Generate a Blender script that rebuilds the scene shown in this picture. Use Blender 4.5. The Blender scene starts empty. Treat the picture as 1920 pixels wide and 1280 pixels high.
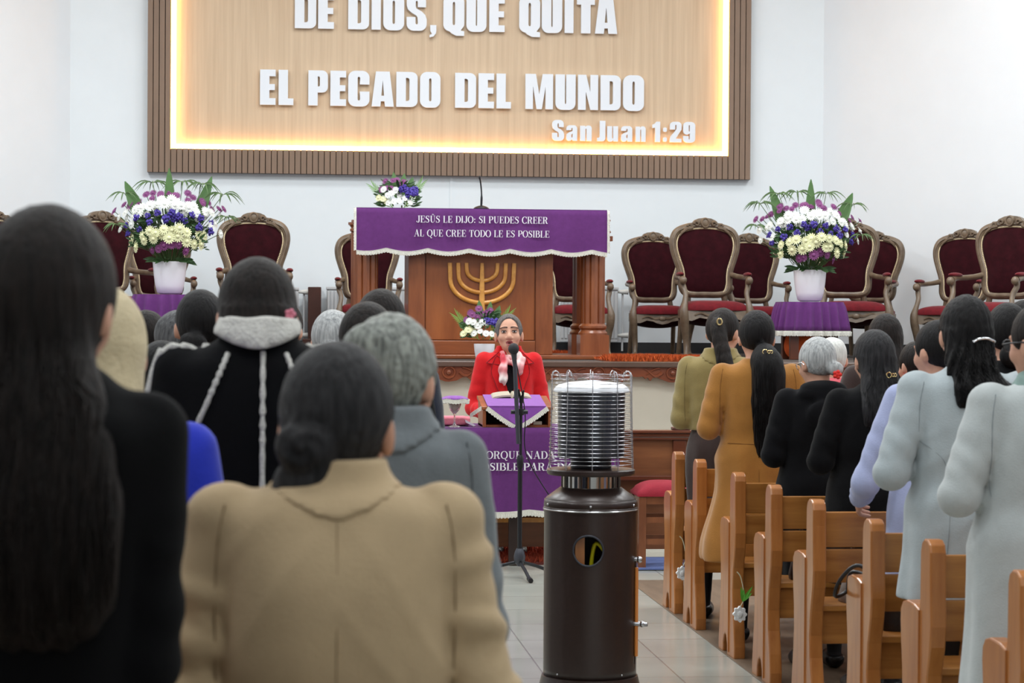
import bpy, bmesh, math, random
import numpy as np
from mathutils import Vector, Matrix
random.seed(7)
rng = np.random.default_rng(11)
sc = bpy.context.scene
COL = sc.collection
PI = math.pi

# ---------------------------------------------------------------- camera
F_PX = 4305.0                      # 50 mm lens on a 22.3 mm wide sensor, 1920 px
YAW, PITCH, ROLL = 0.101, 0.0110, 0.0066
CAM = Vector((0.0, 0.0, 1.62))
fwd = Vector((math.sin(YAW) * math.cos(PITCH), math.cos(YAW) * math.cos(PITCH), -math.sin(PITCH)))
r0 = Vector((math.cos(YAW), -math.sin(YAW), 0.0))
u0 = r0.cross(fwd)
rgt = r0 * math.cos(ROLL) + u0 * math.sin(ROLL)
upv = u0 * math.cos(ROLL) - r0 * math.sin(ROLL)
cd = bpy.data.cameras.new('camera')
cd.sensor_width = 22.3
cd.lens = 50.0
cd.clip_start = 0.1
cd.clip_end = 100
cd.dof.use_dof = True
cd.dof.focus_distance = 14.0
cd.dof.aperture_fstop = 4.5
cam = bpy.data.objects.new('camera', cd)
COL.objects.link(cam)
M = Matrix((rgt, upv, -fwd)).transposed().to_4x4()
M.translation = CAM
cam.matrix_world = M
sc.camera = cam


def at(px, py, Y):
    """world point at depth Y seen at a pixel of the 1920x1280 photograph"""
    d = fwd + rgt * ((px - 960) / F_PX) - upv * ((py - 640) / F_PX)
    return CAM + d * (Y / d.y)


# ---------------------------------------------------------------- world, exposure, lamps
w = bpy.data.worlds.new('world')
sc.world = w
w.use_nodes = True
w.node_tree.nodes['Background'].inputs[0].default_value = (0.9, 0.95, 1.0, 1)
w.node_tree.nodes['Background'].inputs[1].default_value = 0.6
sc.view_settings.view_transform = 'Standard'
sc.view_settings.look = 'None'
sc.view_settings.gamma = 1.0
sc.view_settings.use_curve_mapping = False
sc.view_settings.exposure = -0.55
sc.cycles.max_bounces = 6
sc.cycles.diffuse_bounces = 4
sc.cycles.use_denoising = True


def area(name, loc, sx, sy, power, col=(1, 1, 1), rot=(0, 0, 0)):
    l = bpy.data.lights.new(name, 'AREA')
    l.shape = 'RECTANGLE'
    l.size, l.size_y = sx, sy
    l.energy = power
    l.color = col
    o = bpy.data.objects.new(name, l)
    o.location = loc
    o.rotation_euler = rot
    COL.objects.link(o)
    return o


COOL = (0.93, 0.98, 1.0)
WARM = (1.0, 0.985, 0.965)
for yy, e in ((0.8, 80), (4.5, 90), (8.5, 125), (12.5, 170), (16.3, 205)):  # row nearest the camera is added to brighten surfaces facing it
    for xx in (-2.6, 1.6, 5.8):
        area('ceiling_lamp', (xx, yy, 6.05), 1.3, 1.3, e, COOL)
area('chancel_lamp', (-2.6, 18.6, 6.0), 1.0, 0.6, 50, WARM)
area('chancel_lamp', (5.8, 18.6, 6.0), 1.0, 0.6, 50, WARM)
area('chancel_lamp', (1.6, 19.0, 6.0), 2.6, 0.6, 70, COOL)


# ---------------------------------------------------------------- materials
def lin(c):
    return tuple(((v / 255.0) / 12.92 if v <= 10 else ((v / 255.0 + 0.055) / 1.055) ** 2.4) for v in c)


MATS = {}


def mat(name, rgb, rough=0.6, var=0.0, nscale=8.0, stretch=(1, 1, 1), bump=0.0, bscale=None, metal=0.0, spec=0.5,
        sheen=0.0, rgb2=None, detail=4.0, coat=0.0, trans=0.0, wave=False, emit=0.0, dist=0.01):
    if name in MATS:
        return MATS[name]
    m = bpy.data.materials.new(name)
    m.use_nodes = True
    nt = m.node_tree
    b = nt.nodes['Principled BSDF']
    c1 = lin(rgb)
    b.inputs['Roughness'].default_value = rough
    b.inputs['Metallic'].default_value = metal
    b.inputs['Specular IOR Level'].default_value = spec
    b.inputs['Base Color'].default_value = (*c1, 1)
    if sheen:
        b.inputs['Sheen Weight'].default_value = sheen
        b.inputs['Sheen Roughness'].default_value = 0.5
    if coat:
        b.inputs['Coat Weight'].default_value = coat
        b.inputs['Coat Roughness'].default_value = 0.15
    if trans:
        b.inputs['Transmission Weight'].default_value = trans
    if emit:
        b.inputs['Emission Color'].default_value = (*c1, 1)
        b.inputs['Emission Strength'].default_value = emit
    if var or rgb2 or bump:
        tc = nt.nodes.new('ShaderNodeTexCoord')
        mp = nt.nodes.new('ShaderNodeMapping')
        mp.inputs['Scale'].default_value = stretch
        nt.links.new(tc.outputs['Object'], mp.inputs['Vector'])
        if wave:
            n = nt.nodes.new('ShaderNodeTexWave')
            n.inputs['Scale'].default_value = nscale
            n.inputs['Distortion'].default_value = 6.0
            n.inputs['Detail'].default_value = 3.0
            n.inputs['Detail Scale'].default_value = 1.2
        else:
            n = nt.nodes.new('ShaderNodeTexNoise')
            n.inputs['Scale'].default_value = nscale
            n.inputs['Detail'].default_value = detail
            n.inputs['Roughness'].default_value = 0.6
        nt.links.new(mp.outputs[0], n.inputs['Vector'])
        fac = n.outputs['Fac'] if not wave else n.outputs['Fac']
        if var or rgb2:
            r = nt.nodes.new('ShaderNodeValToRGB')
            if rgb2:
                ca, cb = c1, lin(rgb2)
            else:
                ca = tuple(v * (1 - var) for v in c1)
                cb = tuple(min(1, v * (1 + var)) for v in c1)
            r.color_ramp.elements[0].position = 0.3
            r.color_ramp.elements[1].position = 0.7
            r.color_ramp.elements[0].color = (*ca, 1)
            r.color_ramp.elements[1].color = (*cb, 1)
            nt.links.new(fac, r.inputs[0])
            nt.links.new(r.outputs[0], b.inputs['Base Color'])
        if bump:
            bp = nt.nodes.new('ShaderNodeBump')
            bp.inputs['Strength'].default_value = bump
            bp.inputs['Distance'].default_value = dist
            if bscale:
                n2 = nt.nodes.new('ShaderNodeTexNoise')
                n2.inputs['Scale'].default_value = bscale
                n2.inputs['Detail'].default_value = 3
                nt.links.new(mp.outputs[0], n2.inputs['Vector'])
                nt.links.new(n2.outputs['Fac'], bp.inputs['Height'])
            else:
                nt.links.new(fac, bp.inputs['Height'])
            nt.links.new(bp.outputs[0], b.inputs['Normal'])
    MATS[name] = m
    return m


def wool(name, rgb, var=0.12, bump=0.35, sheen=0.25, bscale=220):
    return mat(name, rgb, 0.95, var, 14, (1, 1, 1), bump, bscale, spec=0.15, sheen=sheen, dist=0.004)


def hairmat(name, rgb, rgb2, rough=0.58):
    return mat(name, rgb, rough, rgb2=rgb2, nscale=7, stretch=(14, 14, 1.4), bump=0.7, detail=6, spec=0.2, dist=0.01)


PEWW = mat('honey_wood', (188, 122, 62), 0.33, rgb2=(160, 94, 40), nscale=3.0, stretch=(6, 6, 1.0), bump=0.05, coat=0.35, detail=6)
PEWB = mat('honey_wood_board', (196, 134, 66), 0.35, rgb2=(158, 98, 42), nscale=3.0, stretch=(0.8, 8, 8), bump=0.05, coat=0.35, detail=6)
REDW = mat('reddish_wood', (148, 84, 46), 0.38, rgb2=(112, 56, 26), nscale=2.5, stretch=(5, 5, 0.8), bump=0.06, coat=0.25, detail=6)
REDWH = mat('reddish_wood_board', (150, 84, 44), 0.38, rgb2=(112, 56, 28), nscale=2.5, stretch=(0.8, 5, 5), bump=0.06, coat=0.25, detail=6)
RAILW = mat('rail_wood', (140, 88, 52), 0.4, rgb2=(104, 60, 34), nscale=2.0, stretch=(0.7, 6, 6), bump=0.05, coat=0.2, detail=6)
RAILD = mat('rail_dark_wood', (104, 52, 28), 0.35, rgb2=(84, 40, 22), nscale=2.0, stretch=(0.7, 6, 6), coat=0.3)
HONEY = mat('pale_honey_wood', (222, 160, 76), 0.35, rgb2=(196, 130, 54), nscale=6, stretch=(3, 3, 3), coat=0.3)
THRW = mat('carved_walnut_with_gold_wash', (124, 106, 86), 0.42, rgb2=(92, 74, 58), nscale=14, bump=0.12, coat=0.15)
BURG = mat('burgundy_velvet', (46, 9, 16), 0.85, 0.25, 20, bump=0.1, bscale=160, sheen=0.04, spec=0.1)
CRIM = mat('crimson_velvet', (104, 12, 24), 0.75, 0.25, 20, bump=0.1, bscale=160, sheen=0.12, spec=0.2)
BRASS = mat('brass_nail', (222, 204, 168), 0.35, metal=0.5)
PURP = mat('purple_cloth', (98, 50, 110), 0.9, 0.08, 30, bump=0.25, bscale=260, sheen=0.12, spec=0.15, dist=0.003)
WHTF = mat('white_fringe', (226, 224, 214), 0.9, 0.1, 60, bump=0.4, bscale=200)
LETC = mat('white_thread', (232, 228, 236), 0.8)
WHPL = mat('white_glazed_pot', (236, 234, 240), 0.32, spec=0.5)
WHMT = mat('white_letter_acrylic', (238, 243, 250), 0.4)
BLKM = mat('black_metal', (26, 27, 32), 0.38, metal=0.3)
DKGR = mat('dark_grey_metal', (62, 64, 72), 0.4, metal=0.4)
CHRM = mat('chrome', (190, 190, 194), 0.2, metal=1.0)
STEEL = mat('brushed_steel', (190, 190, 192), 0.24, metal=1.0, var=0.1, nscale=20, stretch=(20, 20, 0.6))
BRNM = mat('brown_hammered_metal', (50, 36, 32), 0.36, 0.12, 60, bump=0.08, bscale=300, metal=0.25, spec=0.6, coat=0.1)
GOLD = mat('gold_clip', (222, 196, 140), 0.25, metal=1.0)
SKIN = mat('skin', (206, 156, 132), 0.55, 0.07, 14, spec=0.35)
SKIN2 = mat('skin_tan', (188, 138, 112), 0.55, 0.07, 14, spec=0.35)
LIPS = mat('lips', (158, 84, 82), 0.45)
TIGHT = mat('dark_tights', (28, 27, 30), 0.8)
SHOE = mat('black_leather', (22, 20, 21), 0.35, spec=0.5)
LEAFD = mat('dark_leaf', (52, 84, 44), 0.5, 0.3, 12)
LEAFB = mat('broad_leaf', (86, 122, 70), 0.42, 0.15, 8)
FROND = mat('frond_green', (78, 104, 58), 0.55, 0.2, 12)
PALM = mat('palm_green', (112, 160, 70), 0.55, 0.2, 12)
FWHT = mat('white_petal', (240, 242, 236), 0.7)
FYEL = mat('cream_petal', (232, 232, 186), 0.7)
FYEC = mat('yellow_green_centre', (206, 206, 90), 0.7)
FPUR = mat('mauve_petal', (130, 66, 120), 0.7, 0.15, 40)
FBLU = mat('violet_blue_petal', (72, 56, 150), 0.7, 0.25, 60)
LEDM = mat('warm_light_strip', (255, 188, 96), 0.5, emit=26.0)


# ---------------------------------------------------------------- mesh helpers
class MB:
    def __init__(s):
        s.v, s.f, s.n = [], [], 0

    def add(s, V, Fs):
        V = np.asarray(V, float).reshape(-1, 3)
        s.v.append(V)
        n = s.n
        s.f.extend([tuple(int(i) + n for i in f) for f in Fs])
        s.n += len(V)
        return s

    def box(s, x0, x1, y0, y1, z0, z1):
        V = [(x, y, z) for x in (x0, x1) for y in (y0, y1) for z in (z0, z1)]
        return s.add(V, [(0, 1, 3, 2), (4, 6, 7, 5), (0, 4, 5, 1), (2, 3, 7, 6), (0, 2, 6, 4), (1, 5, 7, 3)])

    def obox(s, c, half, R):
        V = [Vector(c) + R @ Vector((x * half[0], y * half[1], z * half[2])) for x in (-1, 1) for y in (-1, 1) for z in (-1, 1)]
        return s.add([tuple(v) for v in V], [(0, 1, 3, 2), (4, 6, 7, 5), (0, 4, 5, 1), (2, 3, 7, 6), (0, 2, 6, 4), (1, 5, 7, 3)])

    def tube(s, pts, rad, seg=8, flat=1.0, closed=False, ref=None):
        P = np.asarray([tuple(p) for p in pts], float)
        n = len(P)
        R = np.full(n, rad, float) if np.isscalar(rad) else np.asarray(rad, float)
        if closed:
            T = np.roll(P, -1, 0) - np.roll(P, 1, 0)
        else:
            T = np.gradient(P, axis=0)
        T /= np.linalg.norm(T, axis=1)[:, None] + 1e-12
        ref = np.array(ref, float) if ref is not None else (np.array((0, 0, 1.0)) if abs(T[0][2]) < 0.9 else np.array((1.0, 0, 0)))
        V = []
        for i in range(n):
            a = ref - T[i] * np.dot(ref, T[i])
            a /= np.linalg.norm(a) + 1e-12
            b = np.cross(T[i], a)
            ref = a
            for k in range(seg):
                th = 2 * PI * k / seg
                V.append(P[i] + a * math.cos(th) * R[i] * flat + b * math.sin(th) * R[i])
        Fs = []
        m = n if closed else n - 1
        for i in range(m):
            j = (i + 1) % n
            for k in range(seg):
                k2 = (k + 1) % seg
                Fs.append((i * seg + k, i * seg + k2, j * seg + k2, j * seg + k))
        if not closed:
            Fs.append(tuple(range(seg - 1, -1, -1)))
            Fs.append(tuple((n - 1) * seg + k for k in range(seg)))
        return s.add(V, Fs)

    def lathe(s, prof, seg=32, c=(0, 0, 0), sx=1.0, sy=1.0, cap=True):
        V, Fs = [], []
        for r, z in prof:
            for k in range(seg):
                a = 2 * PI * k / seg
                V.append((c[0] + r * sx * math.cos(a), c[1] + r * sy * math.sin(a), c[2] + z))
        for i in range(len(prof) - 1):
            for k in range(seg):
                k2 = (k + 1) % seg
                Fs.append((i * seg + k, i * seg + k2, (i + 1) * seg + k2, (i + 1) * seg + k))
        if cap and prof[0][0] > 1e-6:
            Fs.append(tuple(range(seg - 1, -1, -1)))
        if cap and prof[-1][0] > 1e-6:
            Fs.append(tuple((len(prof) - 1) * seg + k for k in range(seg)))
        return s.add(V, Fs)

    def ell(s, c, r, R=None, u=12, v=8):
        V, Fs = [], []
        for i in range(v + 1):
            ph = PI * i / v
            for k in range(u):
                a = 2 * PI * k / u
                p = Vector((r[0] * math.sin(ph) * math.cos(a), r[1] * math.sin(ph) * math.sin(a), r[2] * math.cos(ph)))
                if R is not None:
                    p = R @ p
                V.append((c[0] + p.x, c[1] + p.y, c[2] + p.z))
        for i in range(v):
            for k in range(u):
                k2 = (k + 1) % u
                Fs.append((i * u + k, (i + 1) * u + k, (i + 1) * u + k2, i * u + k2))
        return s.add(V, Fs)

    def prism(s, poly, fn, d0, d1):
        """extrude a 2D polygon; fn(a, b, d) -> 3D"""
        n = len(poly)
        V = [fn(a, b, d0) for a, b in poly] + [fn(a, b, d1) for a, b in poly]
        Fs = [tuple(range(n - 1, -1, -1)), tuple(range(n, 2 * n))]
        for i in range(n):
            j = (i + 1) % n
            Fs.append((i, j, n + j, n + i))
        return s.add(V, Fs)

    def sheet(s, nu, nv, fn, thick=0.0, back=None):
        """grid surface fn(i/nu, j/nv) -> point; with thickness along back vector"""
        V = [fn(i / nu, j / nv) for i in range(nu + 1) for j in range(nv + 1)]
        N = len(V)
        idx = lambda i, j: i * (nv + 1) + j
        Fs = [(idx(i, j), idx(i + 1, j), idx(i + 1, j + 1), idx(i, j + 1)) for i in range(nu) for j in range(nv)]
        if thick:
            bk = np.array(back, float) * thick
            V = V + [tuple(np.array(p) + bk) for p in V]
            Fs += [tuple(N + q for q in reversed(f)) for f in Fs[:nu * nv]]
            for i in range(nu):
                Fs.append((idx(i + 1, 0), idx(i, 0), N + idx(i, 0), N + idx(i + 1, 0)))
                Fs.append((idx(i, nv), idx(i + 1, nv), N + idx(i + 1, nv), N + idx(i, nv)))
            for j in range(nv):
                Fs.append((idx(0, j), idx(0, j + 1), N + idx(0, j + 1), N + idx(0, j)))
                Fs.append((idx(nu, j + 1), idx(nu, j), N + idx(nu, j), N + idx(nu, j + 1)))
        return s.add(V, Fs)

    def build(s, name, m, parent=None, smooth=None, bevel=0.0, kind=None, label=None, origin=None):
        V = np.concatenate(s.v) if s.v else np.zeros((0, 3))
        off = np.zeros(3)
        if parent is not None and parent.get('_o') is not None:
            off = np.array(parent['_o'])
        elif origin is not None:
            off = np.array(origin, float)
        me = bpy.data.meshes.new(name)
        me.from_pydata((V - off).tolist(), [], s.f)
        return finish(name, me, m, parent, smooth, bevel, kind, label, origin)


def finish(name, me, m, parent=None, smooth=None, bevel=0.0, kind=None, label=None, origin=None):
    for mm in (m if isinstance(m, (list, tuple)) else [m]):
        me.materials.append(mm)
    if smooth is not None:
        me.polygons.foreach_set('use_smooth', [True] * len(me.polygons))
        if smooth < 179:
            me.set_sharp_from_angle(angle=math.radians(smooth))
    o = bpy.data.objects.new(name, me)
    COL.objects.link(o)
    if parent is not None:
        o.parent = parent
        if parent.get('_o') is not None:
            o['_o'] = list(parent['_o'])
    elif origin is not None:
        o.location = origin
        o['_o'] = list(map(float, origin))
    if bevel:
        bv = o.modifiers.new('bevel', 'BEVEL')
        bv.width = bevel
        bv.segments = 2
        bv.limit_method = 'ANGLE'
        bv.angle_limit = math.radians(40)
    if kind:
        o['kind'] = kind
    if label:
        o['label'] = label
    return o


def thing(name, label, cat, loc, group=None):
    o = bpy.data.objects.new(name, None)
    o.empty_display_size = 0.1
    COL.objects.link(o)
    o.location = loc
    o['_o'] = [float(loc[0]), float(loc[1]), float(loc[2])]
    tag(o, label, cat, group)
    return o


def tag(o, label, cat, group=None):
    o['label'] = label
    o['category'] = cat
    if group:
        o['group'] = group
    return o


def dup(root, loc, rotz=0.0, label=None, group=None, scale=1.0):
    r = root.copy()
    COL.objects.link(r)
    r.location = loc
    r.rotation_euler = (0, 0, rotz)
    r.scale = (scale,) * 3
    if label:
        r['label'] = label
    if group:
        r['group'] = group
    for ch in list(root.children):
        c = ch.copy()
        COL.objects.link(c)
        c.parent = r
        for g in list(ch.children):
            d = g.copy()
            COL.objects.link(d)
            d.parent = c
    return r


def crom(pts, n=8, closed=False):
    P = [Vector(p) for p in pts]
    L = len(P)
    out = []
    rngi = range(L) if closed else range(L - 1)
    for i in rngi:
        if closed:
            a, b, c, d = P[(i - 1) % L], P[i], P[(i + 1) % L], P[(i + 2) % L]
        else:
            a, b, c, d = P[max(i - 1, 0)], P[i], P[i + 1], P[min(i + 2, L - 1)]
        for k in range(n):
            t = k / n
            out.append(0.5 * ((2 * b) + (c - a) * t + (2 * a - 5 * b + 4 * c - d) * t * t + (3 * b - a - 3 * c + d) * t ** 3))
    if not closed:
        out.append(P[-1])
    return out

# ---------------------------------------------------------------- the room
WALLC = mat('wall_paint_cool', (236, 242, 246), 0.85, 0.012, 3)
WALLW = mat('wall_paint_warm', (238, 242, 246), 0.85, 0.012, 3)
CREAM = mat('cream_panel', (204, 196, 180), 0.85, 0.03, 4)
CEIL = mat('ceiling_paint', (236, 236, 234), 0.9)

YB = 21.5
ZTOP = 6.3
STZ = 1.28          # stage top
STY = 17.0          # stage front
CL = at(131, 300, YB).x
CR = at(1543, 300, YB).x


def structure(name, mb, m, smooth=None, bevel=0.0):
    return mb.build(name, m, None, smooth, bevel, 'structure')


def tilefloor():
    m = bpy.data.materials.new('polished_floor_tiles')
    m.use_nodes = True
    nt = m.node_tree
    b = nt.nodes['Principled BSDF']
    tc = nt.nodes.new('ShaderNodeTexCoord')
    br = nt.nodes.new('ShaderNodeTexBrick')
    br.offset = 0.0
    br.inputs['Scale'].default_value = 1.0
    br.inputs['Brick Width'].default_value = 0.6
    br.inputs['Row Height'].default_value = 0.6
    br.inputs['Mortar Size'].default_value = 0.004
    br.inputs['Color1'].default_value = (*lin((184, 185, 176)), 1)
    br.inputs['Color2'].default_value = (*lin((174, 175, 166)), 1)
    br.inputs['Mortar'].default_value = (*lin((140, 140, 132)), 1)
    nt.links.new(tc.outputs['Object'], br.inputs['Vector'])
    n = nt.nodes.new('ShaderNodeTexNoise')
    n.inputs['Scale'].default_value = 3
    n.inputs['Detail'].default_value = 5
    nt.links.new(tc.outputs['Object'], n.inputs['Vector'])
    mx = nt.nodes.new('ShaderNodeMix')
    mx.data_type = 'RGBA'
    mx.blend_type = 'MULTIPLY'
    mx.inputs[0].default_value = 0.25
    nt.links.new(br.outputs['Color'], mx.inputs[6])
    nt.links.new(n.outputs['Fac'], mx.inputs[7])
    nt.links.new(mx.outputs[2], b.inputs['Base Color'])
    b.inputs['Roughness'].default_value = 0.16
    b.inputs['Specular IOR Level'].default_value = 0.5
    return m


structure('floor', MB().box(-6.2, 9.2, -4.2, YB + 0.2, -0.1, 0.0), tilefloor())
PARQ = mat('worn_brown_laminate', (118, 100, 82), 0.45, rgb2=(92, 76, 62), nscale=3, stretch=(6, 0.8, 1), coat=0.1)
structure('floor_right', MB().box(2.14, 9.0, 0.5, 13.95, 0.0, 0.004), PARQ)
structure('floor_left', MB().box(-6.0, 0.72, 0.5, 13.95, 0.0, 0.004), PARQ)
structure('ceiling', MB().box(-6.2, 9.2, -4.2, YB + 0.2, ZTOP, ZTOP + 0.1), CEIL)
structure('wall_front', MB().box(CL - 0.1, CR + 0.1, YB, YB + 0.15, 0, ZTOP), WALLC)
XL, XR = -6.0, 9.0
structure('wall_front_left', MB().prism([(CL, YB), (CL - 0.02, YB + 0.15), (XL - 0.15, YB - (CL - XL) + 0.1), (XL, YB - (CL - XL))], lambda a, b, d: (a, b, d), 0, ZTOP), WALLW)
structure('wall_front_right', MB().prism([(CR, YB), (XR, YB - (XR - CR)), (XR + 0.15, YB - (XR - CR) + 0.1), (CR + 0.02, YB + 0.15)], lambda a, b, d: (a, b, d), 0, ZTOP), WALLW)
structure('wall_left', MB().box(XL - 0.15, XL, -4.2, YB, 0, ZTOP), WALLW)
structure('wall_right', MB().box(XR, XR + 0.15, -4.2, YB, 0, ZTOP), WALLW)
structure('wall_back', MB().box(XL, XR, -4.2, -4.05, 0, ZTOP), WALLW)

# stage: cream front wall, wooden deck, dark edge and carved fascia
structure('wall_stage', MB().box(XL, XR, STY + 0.04, STY + 0.12, 0, STZ - 0.05), CREAM)
DECK = mat('dark_stage_carpet', (70, 62, 58), 0.9, 0.15, 30, bump=0.3, bscale=120)
structure('floor_stage', MB().prism([(XL, STY), (XR, STY), (XR, YB - (XR - CR)), (CR, YB), (CL, YB), (XL, YB - (CL - XL))], lambda a, b, d: (a, b, d), STZ - 0.06, STZ), DECK)
structure('trim_1', MB().box(XL, XR, STY - 0.05, STY + 0.01, STZ - 0.035, STZ + 0.006), mat('stage_edge_wood', (92, 72, 62), 0.35, 0.15, 4, coat=0.3), bevel=0.006)
# black skirting where the wall meets the stage
SKB = mat('dark_skirting', (40, 40, 42), 0.6)
structure('baseboard_front', MB().box(CL, CR, YB - 0.02, YB, STZ, STZ + 0.1), SKB)
structure('baseboard_right', MB().prism([(CR, YB - 0.001), (CR + 2.5, YB - 2.501), (CR + 2.48, YB - 2.52), (CR - 0.02, YB - 0.02)], lambda a, b, d: (a, b, d), STZ, STZ + 0.1), SKB)
# carved fascia with a scalloped lower edge
mb = MB()
per = 0.56
x0 = at(841, 690, STY).x - 8 * per
edge = []
xx = x0
while xx < 8.6:
    for t, z in ((0, -.128), (.10, -.120), (.18, -.096), (.24, -.094), (.28, -.110), (.32, -.130), (.345, -.108), (.38, -.12), (.405, -.098), (.44, -.085), (.52, -.088), (.6, -.084), (.64, -.104), (.66, -.09), (.70, -.118), (.73, -.094), (.80, -.094), (.88, -.112), (.95, -.126)):
        edge.append((xx + t * per, STZ - 0.02 + z))
    xx += per
top = [(edge[-1][0], STZ - 0.036), (edge[0][0], STZ - 0.036)]
mb.prism(edge + top, lambda a, b, d: (a, d, b), STY - 0.03, STY + 0.035)
k = 0
while x0 + k * per < 8.4:
    cx = x0 + k * per
    mb.tube([(cx + .045 * math.cos(a), STY - .034, STZ - .078 + .042 * math.sin(a)) for a in np.linspace(0, 2 * PI, 18, endpoint=False)], .009, 6, closed=True)
    mb.ell((cx, STY - .034, STZ - .078), (.02, .014, .02))
    for sgn in (-1, 1):
        mb.tube([(cx + sgn * (.08 + .14 * t), STY - .033, STZ - .075 - .028 * math.sin(t * PI * 1.5)) for t in np.linspace(0, 1, 12)], np.linspace(.014, .004, 12), 6)
        mb.tube([(cx + sgn * (.10 + .10 * t), STY - .033, STZ - .042 - .05 * t * t) for t in np.linspace(0, 1, 8)], np.linspace(.010, .004, 8), 6)
    k += 1
structure('trim_2', mb, mat('carved_fascia_wood', (134, 70, 40), 0.4, rgb2=(104, 50, 30), nscale=3, stretch=(1, 5, 5), coat=0.2), smooth=45)


# ---------------------------------------------------------------- block lettering
def arc(cx, cy, rx, ry, a0, a1, n=7):
    return [(cx + rx * math.cos(math.radians(a0 + (a1 - a0) * i / n)), cy + ry * math.sin(math.radians(a0 + (a1 - a0) * i / n))) for i in range(n + 1)]


def rrect(x0, y0, x1, y1, r, ry=None):
    ry = ry or r
    return arc(x1 - r, y0 + ry, r, ry, -90, 0) + arc(x1 - r, y1 - ry, r, ry, 0, 90) + arc(x0 + r, y1 - ry, r, ry, 90, 180) + arc(x0 + r, y0 + ry, r, ry, 180, 270)


S_ = 0.265


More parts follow.
